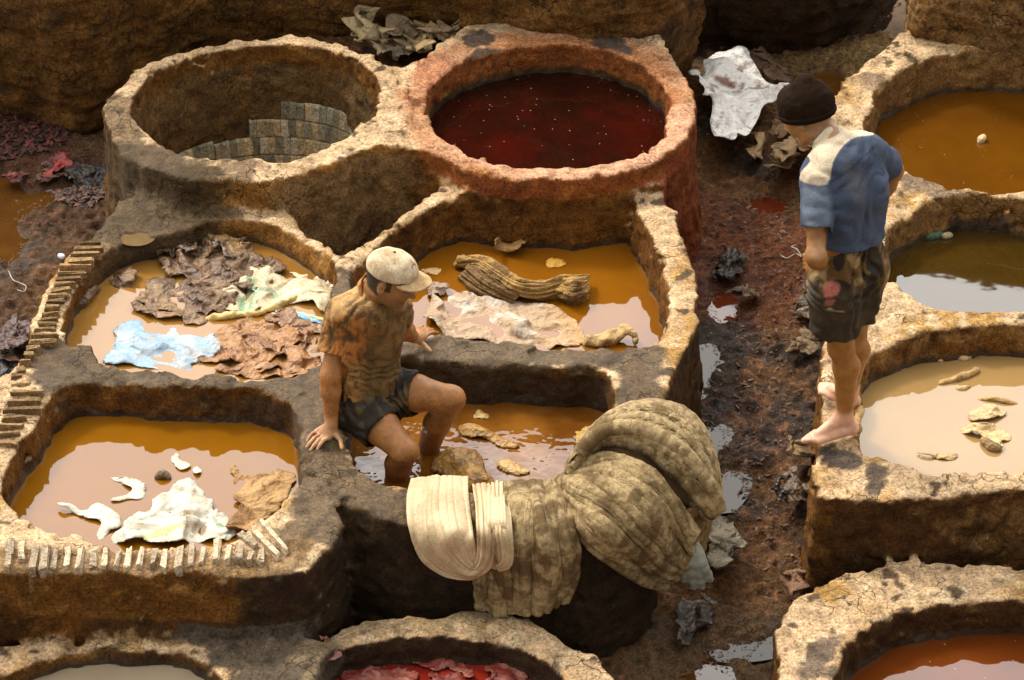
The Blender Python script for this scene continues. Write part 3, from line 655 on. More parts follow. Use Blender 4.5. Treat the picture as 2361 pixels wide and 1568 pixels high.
def skin_mat(name, hair=0.0):
    m, n, b = nodes(name); va = N(n, 'ShaderNodeVertexColor', layer_name='col'); pos = N(n, 'ShaderNodeTexCoord').outputs['Object']
    n1 = N(n, 'ShaderNodeTexNoise', Scale=22.0, Detail=6.0, Roughness=.6); n.links.new(pos, n1.inputs['Vector'])
    c = mixc(n, 1.0, va.outputs['Color'], ramp(n, n1.outputs['Fac'], [(.3, g(.72)), (.7, g(1.22))]), 'MULTIPLY')
    h = n1.outputs['Fac']
    if hair:
        mp = N(n, 'ShaderNodeMapping'); mp.inputs['Scale'].default_value = (330, 330, 60); mp.inputs['Rotation'].default_value = (0, .7, .4); n.links.new(pos, mp.inputs['Vector'])
        nh_ = N(n, 'ShaderNodeTexNoise', Scale=1.0, Detail=3.0, Roughness=.6, Distortion=.6); n.links.new(mp.outputs[0], nh_.inputs['Vector'])
        hm = ramp(n, nh_.outputs['Fac'], [(.52, g(0)), (.66, g(1))]); hm = mathn(n, 'MULTIPLY', mathn(n, 'MULTIPLY', hm, va.outputs['Alpha']), hair)
        c = mixc(n, hm, c, (.05, .022, .008, 1)); h = mathn(n, 'ADD', h, mathn(n, 'MULTIPLY', hm, .5))
    n.links.new(c, b.inputs['Base Color']); b.inputs['Roughness'].default_value = .48; b.inputs['Specular IOR Level'].default_value = .45
    b.inputs['Subsurface Weight'].default_value = .12; b.inputs['Subsurface Scale'].default_value = .008
    b.inputs['Subsurface Radius'].default_value = (1, .35, .15)
    bp = N(n, 'ShaderNodeBump', Strength=.35, Distance=.003); n.links.new(h, bp.inputs['Height']); n.links.new(bp.outputs[0], b.inputs['Normal'])
    return m
def cloth_mat(name, weave=900., wstr=.15, rough=.85, stain=(.06,.035,.015), stain_lo=.55, stain_hi=.72, stain_s=9, bump=.4, amount=.7, spec=.25, crumple=0):
    m, n, b = nodes(name); va = N(n, 'ShaderNodeVertexColor', layer_name='col'); pos = N(n, 'ShaderNodeTexCoord').outputs['Object']
    n1 = N(n, 'ShaderNodeTexNoise', Scale=stain_s, Detail=7.0, Roughness=.68, Distortion=.4); n.links.new(pos, n1.inputs['Vector'])
    n2 = N(n, 'ShaderNodeTexNoise', Scale=130.0, Detail=3.0); n.links.new(pos, n2.inputs['Vector'])
    st = mathn(n, 'MULTIPLY', ramp(n, n1.outputs['Fac'], [(stain_lo, g(0)), (stain_hi, g(1))]), amount)
    c = mixc(n, st, va.outputs['Color'], stain+(1,)); c = mixc(n, 1.0, c, ramp(n, n2.outputs['Fac'], [(.3, g(.8)), (.7, g(1.15))]), 'MULTIPLY')
    n.links.new(c, b.inputs['Base Color']); b.inputs['Roughness'].default_value = rough; b.inputs['Specular IOR Level'].default_value = spec
    h = mathn(n, 'ADD', mathn(n, 'MULTIPLY', n1.outputs['Fac'], 1.5), mathn(n, 'MULTIPLY', n2.outputs['Fac'], wstr))
    if crumple:
        wv = N(n, 'ShaderNodeTexNoise', Scale=12.0, Detail=2.0); n.links.new(pos, wv.inputs['Vector'])
        ad = N(n, 'ShaderNodeVectorMath', operation='MULTIPLY_ADD'); n.links.new(wv.outputs['Color'], ad.inputs[0]); ad.inputs[1].default_value = (.05, .05, .05); n.links.new(pos, ad.inputs[2])
        for sc_, am_ in ((24.0, 2.2), (55.0, 1.0)):
            vo = N(n, 'ShaderNodeTexVoronoi', feature='F1', Scale=sc_); n.links.new(ad.outputs[0], vo.inputs['Vector'])
            h = mathn(n, 'ADD', h, mathn(n, 'MULTIPLY', vo.outputs['Distance'], am_*crumple))
    bp = N(n, 'ShaderNodeBump', Strength=bump, Distance=.006); n.links.new(h, bp.inputs['Height']); n.links.new(bp.outputs[0], b.inputs['Normal'])
    return m
def meshpart(name, vol, mat, parent, colfn, wet=None):
    V, Q = vol.mesh(); C = np.zeros((len(V), 3)); C[:] = colfn(V) if callable(colfn) else colfn
    return link(name, V, Q.astype(np.int32), mat, parent, C, True, wet(V) if wet else None)
SKIN = skin_mat('brown hairy skin', .85)  # skin with hair on arms and legs
def at(R, C, a, b, c, s=1.0): return C + (R[0]*a + R[1]*b + R[2]*c)*s
# ============================================================ the seated man
root = empty('person', k3(838, 925, ZM), 'man in pale cap and muddy shirt seated on the rim, legs in the vat', 'person')
hipR, hipL = k3(822, 928, .665), k3(880, 893, .675)
kneeR, kneeL = k3(934, 1040, .575), k3(1040, 920, .70)
ankR, ankL = k3(905, 1150, .17), k3(965, 1095, .18)
waist, chest, upper, nb_ = k3(842, 865, .79), k3(838, 775, .97), k3(846, 718, 1.09), k3(868, 672, 1.165)
shR, shL = k3(790, 728, 1.09), k3(912, 704, 1.06)
elR, elL = k3(762, 868, .87), k3(926, 757, .86)
wrR, wrL = k3(764, 978, .650), k3(955, 778, .675)
for a, b, n_ in ((hipR, kneeR, 'thighR'), (hipL, kneeL, 'thighL'), (kneeR, ankR, 'shinR'), (kneeL, ankL, 'shinL'), (shR, elR, 'uaR'), (shL, elL, 'uaL'), (elR, wrR, 'faR'), (elL, wrL, 'faL'), (shR, shL, 'shoulders'), (waist, nb_, 'torso'), (hipR, hipL, 'hips')):
    print(n_, round(float(np.linalg.norm(a-b)), 3), end='; ')
HR = frame((.88, -.34, -.30)); HC = k3(900, 645, 1.285)
lat = (shL-shR); lat[2] = 0; lat /= np.linalg.norm(lat); fw = np.cross(lat, (0, 0, 1))
allp = np.stack([hipR, hipL, kneeR, kneeL, ankR, ankL, shR, shL, elR, wrR, wrL+[.12,0,0], HC])
v = Vol(allp.min(0)-.16, allp.max(0)+.16, .0042)
def torso(v, inf, seat=True):
    for e in (-1, 1):
        v.cone(waist+lat*.045*e, chest+lat*.065*e, .085+inf, .093+inf, .04)
        v.cone(chest+lat*.065*e, upper+lat*.075*e, .093+inf, .084+inf, .04)
    v.cone(shR, upper, .060+inf, .075+inf, .04); v.cone(shL, upper, .056+inf, .075+inf, .04)
    v.cone(upper, nb_, .085+inf, .062+inf, .04)
torso(v, 0)
for e, hp in ((-1, hipR), (1, hipL)): v.cone(hp, waist+lat*.045*e, .098, .087, .04)
v.cone(hipR, hipL, .10, .10, .04)
for hp, kn, an in ((hipR, kneeR, ankR), (hipL, kneeL, ankL)):
    md = hp*.5+kn*.5; v.cone(hp, md, .092, .078, .03); v.cone(md, kn, .078, .056, .02)
    kd = (kn-hp)/np.linalg.norm(kn-hp); v.ell(kn+kd*.006+np.array((0, 0, .006)), frame(kd), (.052, .047, .05), .02)
    cf = kn*.68+an*.32; bk = -kd*.016; v.cone(kn, cf+bk, .052, .056, .025); v.cone(cf+bk, an, .056, .036, .02)
    v.cone(an, an+kd*.14+np.array((0, 0, -.05)), .034, .022, .02)
for sh, el, wr in ((shR, elR, wrR), (shL, elL, wrL)):
    v.cone(sh, el, .050, .041, .02); mf = el*.72+wr*.28; v.cone(el, mf, .041, .042, .02); v.cone(mf, wr, .042, .026, .02)
kz = .608
handp(v, wrR, [k3(730, 996, kz), k3(739, 1002, kz+.003), k3(749, 1006, kz+.003), k3(758, 1009, kz)],
      [k3(708, 1018, .590), k3(706, 1033, .588), k3(716, 1038, .586), k3(731, 1036, .586)], [k3(774, 1001, .615), k3(785, 1015, .603), k3(789, 1034, .590)])
kz = .618
handp(v, wrL, [k3(964, 762, kz+.01), k3(970, 767, kz+.01), k3(975, 772, kz+.006), k3(977, 778, kz)],
      [k3(986, 752, .60), k3(997, 757, .598), k3(1004, 762, .596), k3(1010, 768, .594)], [k3(967, 787, .62), k3(979, 796, .606), k3(992, 809, .592)])
head(v, HC, HR, nb_, 1.0, .056)
v.noise(.03, .0012, 5)
S1 = np.array((.34, .135, .030))
def colA(V):
    C = np.tile(S1, (len(V), 1)); q = (V-HC)@HR.T
    d = np.linalg.norm(V-HC, axis=1)
    hd = d < .15
    hand = np.minimum(np.linalg.norm(V-wrR-[-.03, -.04, -.05], axis=1), np.linalg.norm(V-wrL-[.05, 0, -.05], axis=1))
    C = lerp(C, (.52, .28, .13), sstep(.13, .06, hand))
    C = lerp(C, (.26, .105, .030), sstep(.2, .5, fbm(V, .10, 3, 7))*.6)
    f_ = hd*1.0
    C = lerp(C, (.27, .125, .042), f_*.8)
    beard = sstep(-.03, -.06, q[:, 2])*sstep(-.03, .01, q[:, 0])*hd*(d < .135); C = lerp(C, (.09, .05, .025), beard*.55)
    hair = hd*((q[:, 0] < -.012+.0*q[:, 2]) & (q[:, 2] > -.045) & (np.abs(q[:, 1]) < .079)) + hd*((q[:, 0] < .03) & (q[:, 0] > -.02) & (q[:, 2] > -.012) & (np.abs(q[:, 1]) < .075))
    C = lerp(C, (.018, .012, .008), np.clip(hair, 0, 1)*.95)
    for e in (-1, 1):
        eb = hd*sstep(.012, .004, np.abs(q[:, 2]-.033))*sstep(.018, .010, np.abs(q[:, 1]-.031*e))*(q[:, 0] > .05)
        C = lerp(C, (.02, .012, .008), eb*.9)
        ey = hd*sstep(.006, .003, np.abs(q[:, 2]-.006))*sstep(.016, .011, np.abs(q[:, 1]-.030*e))*(q[:, 0] > .05); C = lerp(C, (.03, .018, .012), ey*.9)
    lp = hd*sstep(.009, .004, np.abs(q[:, 2]+.057))*(np.abs(q[:, 1]) < .024)*(q[:, 0] > .07); C = lerp(C, (.22, .07, .04), lp*.8)
    return C
def hairA(V):      # leg and arm hair everywhere but the head and hands
    d = np.linalg.norm(V-HC, axis=1); hand = np.minimum(np.linalg.norm(V-wrR-[-.02, -.03, -.03], axis=1), np.linalg.norm(V-wrL-[.04, 0, -.03], axis=1))
    return sstep(.14, .18, d)*sstep(.07, .11, hand)
meshpart('body', v, SKIN, root, colA, hairA)
# shirt
sv = Vol(np.stack([shR, shL, waist, elR]).min(0)-.16, np.stack([shR, shL, nb_]).max(0)+.10, .0042)
torso(sv, .010)

for e in (-1, 1): sv.cone(waist+lat*.04*e+[0, 0, -.085], waist+lat*.05*e, .114, .103, .03)
slR = shR*.36+elR*.64; slL = shL*.50+elL*.50
sv.cone(shR, slR, .066, .072, .014); sv.cone(shL, slL, .062, .065, .014)
sv.fold((.7, -.35, .9), .06, .009, .16, 11, .9); sv.fold((1, -.3, .15), .045, .008, .12, 15, .9); sv.noise(.04, .004, 19)
dR = (elR-shR)/np.linalg.norm(elR-shR); dL = (elL-shL)/np.linalg.norm(elL-shL)
reg = lambda c, m: (c-m, c+m)
sv.plane(slR - dR*.004, dR, .004, reg(elR-[.07, 0, .02], np.array((.115, .13, .15))))
sv.cone(slR-dR*.02, slR+dR*.1, .058, .068, .004, '-'); sv.cone(slL-dL*.02, slL+dL*.1, .052, .060, .004, '-')
sv.plane(slL + dL*.01, dL, .004, reg(elL+[.0, .03, .0], np.array((.07, .07, .09))))
sv.plane(waist+[0, 0, -.10], (0.15, 0, -1), .006)
sv.cone(nb_-[0, 0, .01], HC, .062, .080, .004, '-')
def colS(V):
    C = np.tile(np.array((.30, .155, .045)), (len(V), 1)); u, vv = scr(V)
    C = lerp(C, (.44, .27, .11), inpx(V, [(800,650),(850,600),(860,680),(880,730),(800,760),(760,720)], 22)*.8)
    C = lerp(C, (.34, .115, .020), inpx(V, [(765,735),(830,720),(860,760),(850,830),(770,830),(740,790)], 18)*.85)
    C = lerp(C, (.065, .032, .008), sstep(-.02, .35, fbm(V, .06, 4, 23))*.75)
    C = lerp(C, (.050, .026, .008), sstep(.0, .35, fbm(V*np.array([2.2, 2.2, .7]), .05, 4, 27))*.7*sstep(700, 760, vv))  # upright streaks: dark of the folds painted into the cloth colour
    C = lerp(C, (.085, .048, .014), sstep(745, 870, vv)*sstep(815, 850, u)*.8)
    C = lerp(C, (.10, .055, .018), inpx(V, [(860,700),(930,690),(960,800),(900,860),(850,800)], 25)*.55)
    return C
SH = cloth_mat('mud soaked jersey', stain=(.045,.024,.009), stain_lo=.54, stain_hi=.66, stain_s=24, amount=.8, bump=.5)
shirt = meshpart('shirt', sv, SH, root, colS)
# collar: a standing band open at the throat
cv = Vol(nb_-.13, nb_+.16, .003); cd = (HC-nb_)/np.linalg.norm(HC-nb_)
c0 = nb_ + [-.004, .0, -.005]; c1 = c0 + cd*.050
cv.cone(c0, c1, .083, .088, .003); cv.cone(c0-cd*.05, c1+cd*.06, .074, .084, .003, '-'); cv.plane(c1, cd, .003); cv.plane(c0-cd*.03, -cd, .003)
cv.noise(.03, .004, 41); cv.cone(c0+fw*.10, c1+fw*.13, .020, .045, .004, '-')
collar = meshpart('collar', cv, SH, shirt, (.38, .165, .050))
# shorts
pv = Vol(np.stack([hipR, hipL, kneeR, kneeL]).min(0)-.14, np.stack([waist, kneeL]).max(0)+.06, .0045)
eR, eL = hipR*.55+kneeR*.45, hipL*.60+kneeL*.40
for e, hp, en in ((-1, hipR, eR), (1, hipL, eL)):
    pv.cone(hp, waist+lat*.045*e, .116, .100, .03); pv.cone(hp, en, .116, .104, .03)
pv.cone(hipR, hipL, .115, .115, .04)
pv.fold((.5, -.5, 1), .045, .012, .09, 51, 1.2); pv.fold((1, .4, .2), .06, .008, .08, 57); pv.noise(.035, .004, 59)
tR = (kneeR-hipR)/np.linalg.norm(kneeR-hipR); tL = (kneeL-hipL)/np.linalg.norm(kneeL-hipL)
pv.plane(eR+tR*.035, tR, .004, reg(eR+tR*.08, np.array((.10, .11, .13)))); pv.plane(eL+tL*.035, tL, .004, reg(eL+tL*.11, np.array((.10, .10, .12))))
pv.cone(eR, eR+tR*.12, .086, .098, .004, '-'); pv.cone(eL, eL+tL*.12, .084, .096, .004, '-')
pv.plane(waist+[0, 0, .01], (0, 0, 1), .006)
def colP(V):
    C = np.tile(np.array((.020, .014, .008)), (len(V), 1)); return lerp(C, (.10, .066, .028), sstep(.0, .4, fbm(V, .05, 3, 61))*.75)
WETC = cloth_mat('wet dark cotton', stain=(.02,.014,.008), stain_s=16, rough=.6, spec=.2, bump=.6)
meshpart('shorts', pv, WETC, root, colP)
# cap
CR = frame(HR[0]*1.0+HR[2]*.16, HR[2]); CC = at(HR, HC, -.008, 0, .058)
q = Vol(CC-.22, CC+.22, .003)
q.ell(CC, CR, (.112, .092, .082), .01); q.plane(CC-CR[2]*.012, -CR[2], .006); q.ell(CC-CR[2]*.02, CR, (.104, .084, .078), .004, '-')
x, y, z = q.pts((slice(None),)*3); an_ = np.arctan2((x-CC[0])*CR[1][0]+(y-CC[1])*CR[1][1]+(z-CC[2])*CR[1][2], (x-CC[0])*CR[0][0]+(y-CC[1])*CR[0][1]+(z-CC[2])*CR[0][2])
q.f += np.where(np.abs(((an_*6/(2*math.pi)) % 1)-.5) > .485, .0018, 0).astype(np.float32); q.noise(.03, .002, 71)
cap = empty('cap', CC, None, None); del_ = cap
for k_ in ('label', 'category', 'group'):
    if k_ in cap: del cap[k_]
cap.parent = root; cap.matrix_parent_inverse = root.matrix_world.inverted()
CAPM = cloth_mat('dusty canvas', stain=(.30,.17,.07), stain_lo=.42, stain_hi=.62, stain_s=14, amount=.8, bump=.25)
colC = lambda V: lerp(np.tile(np.array((.60, .49, .33)), (len(V), 1)), (.42, .28, .14), sstep(-.1, .5, fbm(V, .05, 3, 73))*.6)
meshpart('crown', q, CAPM, cap, colC)
bv = Vol(CC-.10, CC+.24, .0026) if False else Vol(CC+CR[0]*.12-.13, CC+CR[0]*.12+.13, .0028)
x, y, z = bv.pts((slice(None),)*3); x = x-CC[0]; y = y-CC[1]; z = z-CC[2]
la = x*CR[0][0]+y*CR[0][1]+z*CR[0][2]; lb = x*CR[1][0]+y*CR[1][1]+z*CR[1][2]; lc = x*CR[2][0]+y*CR[2][1]+z*CR[2][2]
e2 = (np.sqrt(((la-.082)/.092)**2 + (lb/.080)**2)-1)*.075; inner = (1-np.sqrt((la/.105)**2+(lb/.086)**2))*.09
zz = lc + .006 + 7*lb**2*.50 + np.clip(la-.09, 0, 1)*.12
bv.f = np.maximum(np.maximum(np.abs(zz)-.0042, e2), inner).astype(np.float32)
meshpart('brim', bv, CAPM, cap, lambda V: lerp(np.tile(np.array((.48, .33, .17)), (len(V), 1)), (.30, .20, .08), sstep(-.1, .5, fbm(V, .04, 3, 75))*.7))
bt = Vol(CC+CR[2]*.083-.02, CC+CR[2]*.083+.02, .002); bt.ell(CC+CR[2]*.083, CR, (.007, .007, .004), .002)
meshpart('cap_button', bt, CAPM, cap, (.08, .06, .04))
# round embroidered badge on the cap front
bq = Vol(CC+CR[0]*.09+CR[2]*.03-.05, CC+CR[0]*.09+CR[2]*.03+.05, .0025); bc = CC+CR[0]*.092+CR[2]*.040; bn = CR[0]*.9+CR[2]*.45; bn /= np.linalg.norm(bn)
x, y, z = bq.pts((slice(None),)*3); dn = (x-bc[0])*bn[0]+(y-bc[1])*bn[1]+(z-bc[2])*bn[2]; rr = np.sqrt(np.maximum((x-bc[0])**2+(y-bc[1])**2+(z-bc[2])**2-dn**2, 0))
bq.f = (np.sqrt((rr-.016)**2+dn**2)-.0033).astype(np.float32)
meshpart('badge', bq, CAPM, cap, (.20, .14, .08))
# ============================================================ the standing man
root2 = empty('person', k3(1945, 985, .585), 'barefoot man in dark knit hat and blue shirt standing on the rim', 'person')
fz = .60
ankA, kneA, hipA = k3(1947, 958, .675), k3(1940, 800, 1.04), k3(1925, 660, 1.385)
ankB, kneB, hipB = k3(1960, 900, .675), k3(1968, 770, 1.04), k3(1988, 618, 1.39)
pel, wai, che, upp, nek = k3(1952, 622, 1.43), k3(1959, 560, 1.56), k3(1955, 440, 1.80), k3(1940, 372, 1.92), k3(1912, 322, 1.985)
sA, sB = k3(1885, 412, 1.905), k3(2002, 347, 1.93)
eA, eB = k3(1881, 592, 1.64), k3(2060, 393, 1.745)
wA, wB = k3(1892, 612, 1.475), k3(2005, 505, 1.51)
H2 = k3(1860, 268, 2.05); HR2 = frame((-.62, .38, -.50))
for a, b, n_ in ((hipA, kneA, 'thighA'), (kneA, ankA, 'shinA'), (hipB, kneB, 'thighB'), (kneB, ankB, 'shinB'), (sA, eA, 'uaA'), (eA, wA, 'faA'), (sB, eB, 'uaB'), (eB, wB, 'faB'), (sA, sB, 'shoulders'), (wai, nek, 'torso'), (hipA, hipB, 'hips'), (nek, H2, 'neck')):
    print(n_, round(float(np.linalg.norm(a-b)), 3), end='; ')
la2 = sB-sA; la2[2] = 0; la2 /= np.linalg.norm(la2)
allp = np.stack([ankA, ankB, hipA, hipB, sA, sB, eA, eB, H2]); v = Vol(allp.min(0)-np.array((.24, .2, .12)), allp.max(0)+.15, .0045)
def torso2(v, inf):
    for e in (-1, 1):
        v.cone(pel+la2*.065*e, wai+la2*.045*e, .095+inf, .080+inf, .04)
        v.cone(wai+la2*.045*e, che+la2*.062*e, .080+inf, .094+inf, .04); v.cone(che+la2*.062*e, upp+la2*.080*e, .094+inf, .078+inf, .04)
    v.cone(sA, upp, .056+inf, .070+inf, .04); v.cone(sB, upp, .056+inf, .070+inf, .04); v.cone(upp, nek, .078+inf, .056+inf, .04)
torso2(v, 0)
for hp, kn, an in ((hipA, kneA, ankA), (hipB, kneB, ankB)):
    v.cone(hp, kn, .085, .052, .03); v.ell(kn+[-.008, 0, 0], np.eye(3), (.046, .046, .05), .02)
    cf = kn*.70+an*.30+np.array((.018, .01, 0)); v.cone(kn, cf, .046, .054, .03); v.cone(cf, an, .054, .032, .025)
def foot(an, heel, toes, ball):
    v.cone(an, heel, .030, .030, .02); v.cone(an+[-.01, 0, -.005], ball.mean(0)+[0, 0, .012], .030, .020, .03)
    for b_, t_ in zip(ball, toes):
        v.cone(heel, b_, .026, .015, .014); m_ = b_*.5+t_*.5+np.array((0, 0, .006)); v.cone(b_, m_, .0125, .0105, .005); v.cone(m_, t_, .0105, .0085, .003)
    v.cone(toes[0], toes[0]+[.015, 0, 0], .0125, .012, .003)
foot(ankA, k3(1962, 985, .61), [k3(1868, 1001, .600), k3(1860, 1006, .599), k3(1855, 1010, .598), k3(1852, 1013, .597), k3(1853, 1017, .597)][::-1][:5], np.stack([k3(1890, 1018, .604), k3(1886, 1012, .608), k3(1883, 1007, .610), k3(1884, 1001, .610), k3(1889, 996, .608)]))
foot(ankB, k3(1966, 925, .61), [k3(1892, 905, .600), k3(1889, 900, .599), k3(1888, 895, .598), k3(1889, 890, .597), k3(1892, 886, .597)], np.stack([k3(1915, 914, .604), k3(1912, 908, .608), k3(1912, 902, .608), k3(1914, 897, .608), k3(1918, 892, .606)]))
for sh, el, wr in ((sA, eA, wA), (sB, eB, wB)):
    v.cone(sh, el, .046, .036, .02); v.ell(el, np.eye(3), (.038, .036, .038), .02); mf = el*.7+wr*.3; v.cone(el, mf, .037, .038, .02); v.cone(mf, wr, .038, .025, .02)
# hands resting on the front of the hips, fingers forward
for wr, sgn in ((wA, -1), (wB, 1)):
    fwd2 = np.cross(la2, (0, 0, 1)); fwd2 = -fwd2 if fwd2[0] > 0 else fwd2
    tgt = wr + fwd2*.10 + np.array((0, 0, -.04)) - la2*sgn*.02
    ks = [wr + fwd2*.06 + np.array((0, 0, -.005-.018*i)) for i in range(4)]; ts = [k_ + fwd2*(.065-.004*i) - la2*sgn*.03 + np.array((0, 0, -.02)) for i, k_ in enumerate(ks)]
    handp(v, wr, ks, ts, [wr-la2*sgn*.02+[0, 0, .01]+fwd2*.02, wr-la2*sgn*.045+fwd2*.03, wr-la2*sgn*.06+fwd2*.045])
head(v, H2, HR2, nek, 1.0, .050)
v.noise(.03, .0012, 5)
def colB(V):
    C = np.tile(np.array((.30, .125, .025)), (len(V), 1)); q = (V-H2)@HR2.T; hd = np.linalg.norm(V-H2, axis=1) < .15
    C = lerp(C, (.62, .34, .21), sstep(.74, .66, V[:, 2])); C = lerp(C, (.60, .37, .20), sstep(.06, .02, np.linalg.norm(V-eA-[0, -.03, .05], axis=1))*.4)  # paler feet; the elbow highlight is painted into the skin
    C = lerp(C, (.19, .085, .028), sstep(.1, .5, fbm(V, .09, 3, 8))*.55)
    hr = hd*((q[:, 0] < .0) & (q[:, 2] > -.02) & (np.abs(q[:, 1]) < .078)); C = lerp(C, (.02, .013, .008), hr*.9)
    C = lerp(C, (.30, .15, .055), hd*(1-hr)*.7)
    for e in (-1, 1):
        eb = hd*sstep(.010, .004, np.abs(q[:, 2]-.033))*sstep(.018, .010, np.abs(q[:, 1]-.031*e))*(q[:, 0] > .05); C = lerp(C, (.03, .02, .01), eb*.8)
    lp = hd*sstep(.008, .004, np.abs(q[:, 2]+.057))*(np.abs(q[:, 1]) < .024)*(q[:, 0] > .07); C = lerp(C, (.30, .11, .07), lp*.8)
    return C
SKIN2 = skin_mat('tanned skin', 0)
meshpart('body', v, SKIN2, root2, colB)
# t-shirt
sv = Vol(np.stack([sA, sB, wai, eA]).min(0)-.15, np.stack([sA, sB, nek, eB]).max(0)+.10, .0045)
torso2(sv, .011)
for e in (-1, 1): sv.cone(wai+la2*.045*e, che+la2*.062*e, .094, .106, .04)
lA, lB = sA*.40+eA*.60, sB*.30+eB*.70
sv.cone(sA, lA, .064, .066, .010); sv.cone(sB, lB, .064, .066, .015)
sv.fold((.2, .2, 1.0), .10, .006, .10, 31, 1.4); sv.fold((1, .3, -.5), .09, .010, .12, 35, 1.3); sv.noise(.05, .003, 39)
dA = (eA-sA)/np.linalg.norm(eA-sA); dB = (eB-sB)/np.linalg.norm(eB-sB)
sv.plane(lA+dA*.005, dA, .004, reg(eA+[-.02, 0, .02], np.array((.065, .12, .12)))); sv.plane(lB+dB*.015, dB, .004, reg(eB+[.02, .02, -.02], np.array((.07, .08, .10))))
sv.cone(lA-dA*.02, lA+dA*.1, .054, .064, .004, '-'); sv.cone(lB-dB*.02, lB+dB*.1, .054, .062, .004, '-')
sv.plane(wai+[0, 0, .03], (-.10, .0, -1), .008); sv.cone(nek-[0, 0, .01], H2, .056, .080, .004, '-')
def colT(V):
    C = np.tile(np.array((.055, .072, .112)), (len(V), 1)); C = lerp(C, (.028, .036, .058), sstep(-.1, .5, fbm(V, .14, 3, 43))*.8)
    C = lerp(C, (.17, .20, .25), inpx(V, [(1855,415),(1905,420),(1912,520),(1855,520)], 8)*.6)
    C = lerp(C, (.11, .105, .10), inpx(V, [(1945,370),(1990,400),(1990,470),(1960,440)], 22)*.5)
    C = lerp(C, (.56, .45, .31), inpx(V, [(1860,350),(1890,310),(1920,285),(1965,285),(2010,300),(2012,311),(1975,316),(1945,335),(1920,375),(1907,425),(1852,420),(1845,400),(1868,372)], 2.0))
    u, vv = scr(V); sm = smooth(np.array([(2012,343),(1990,362),(1955,395),(1915,420)], float), 6, False)
    dl = np.min([np.hypot(u-a_, vv-b_) for a_, b_ in smooth(sm, 2, False)], 0); C = lerp(C, (.02, .03, .06), sstep(3.5, 1.5, dl)*.7)
    return C
JER = cloth_mat('sports jersey', stain=(.035,.035,.04), stain_s=10, stain_lo=.52, stain_hi=.72, amount=.4, bump=.4, wstr=.5)
ts_ = meshpart('shirt', sv, JER, root2, colT)
cv = Vol(nek-.12, nek+.14, .003); cd = (H2-nek)/np.linalg.norm(H2-nek); cd = cd*.6+np.array((0, 0, .4)); cd /= np.linalg.norm(cd)
c0 = nek+[0, 0, -.006]; c1 = c0+cd*.022; cv.cone(c0, c1, .070, .068, .003); cv.cone(c0-cd*.05, c1+cd*.06, .062, .064, .003, '-'); cv.plane(c1, cd, .003); cv.plane(c0-cd*.02, -cd, .003)
meshpart('collar', cv, JER, ts_, (.30, .25, .19))
# shorts to the knee
pv = Vol(np.stack([hipA, kneA, kneB]).min(0)-.17, np.stack([hipA, hipB, wai]).max(0)+.17, .0045)
for e, hp, kn in ((-1, hipA, kneA), (1, hipB, kneB)):
    pv.cone(hp, wai+la2*.045*e-[0, 0, .02], .108, .098, .03); en = hp*.22+kn*.78+np.array((-.02, 0, 0)); pv.cone(hp, en, .106, .102, .02)
pv.cone(pel+la2*.05, pel-la2*.05, .10, .10, .03)
pv.fold((.4, .2, 1), .07, .012, .10, 81, 1.2); pv.fold((1, .5, .1), .075, .012, .10, 85); pv.noise(.04, .004, 89)
pv.plane(kneA+[0, 0, .105], (0, 0, -1), .005); pv.plane(wai+[0, 0, .05], (0, 0, 1), .005)
for kn, hp in ((kneA, hipA), (kneB, hipB)): pv.cone(kn+[-.012, 0, 0], hp*.3+kn*.7, .088, .085, .004, '-')
def colQ(V):
    u, vv = scr(V); C = np.tile(np.array((.12, .066, .018)), (len(V), 1)); nn = fbm(V*np.array([1, 1, .8]), .07, 2, 91)
    C = lerp(C, (.025, .018, .010), sstep(.02, .08, nn)); C = lerp(C, (.28, .19, .08), sstep(-.16, -.24, nn))
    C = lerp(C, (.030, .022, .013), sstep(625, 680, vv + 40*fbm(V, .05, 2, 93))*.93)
    C = lerp(C, (.42, .13, .09), inpx(V, [(1905,650),(1935,655),(1930,680),(1900,684)], 4)*sstep(-.3, .0, fbm(V, .02, 2, 95)+.2))
    C = lerp(C, (.38, .12, .08), inpx(V, [(1905,692),(1925,692),(1918,705),(1902,704)], 4)*.8)
    C = lerp(C, (.30, .28, .22), inpx(V, [(1898,705),(1950,712),(1945,720),(1905,714)], 3)*sstep(0, .3, fbm(V, .02, 2, 97)))
    return C
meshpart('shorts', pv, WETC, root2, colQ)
# knit hat
BR = frame(HR2[0]+HR2[2]*.30, HR2[2]); BC = at(HR2, H2, -.022, 0, .045)
q = Vol(BC-.20, BC+.20, .0035)
q.ell(BC, BR, (.120, .098, .100), .01); q.cone(BC+BR[2]*.06-BR[0]*.03, BC+BR[2]*.098-BR[0]*.02, .05, .030, .05); q.plane(BC-BR[2]*.040, -BR[2], .012)
q.noise(.05, .006, 99); q.noise(.02, .002, 98)
KN = cloth_mat('dark brown knit', stain=(.05,.03,.02), stain_s=60, stain_lo=.62, stain_hi=.72, amount=.5, bump=.6, rough=.95, spec=.05)
hat = meshpart('knit_hat', q, KN, root2, (.017, .009, .0045))
q = Vol(BC-.18, BC+.18, .0035); q.ell(BC-BR[2]*.020, BR, (.124, .102, .070), .01); q.plane(BC-BR[2]*.052, -BR[2], .010); q.plane(BC-BR[2]*.022, BR[2], .010)
meshpart('hat_band', q, KN, hat, (.015, .008, .005))
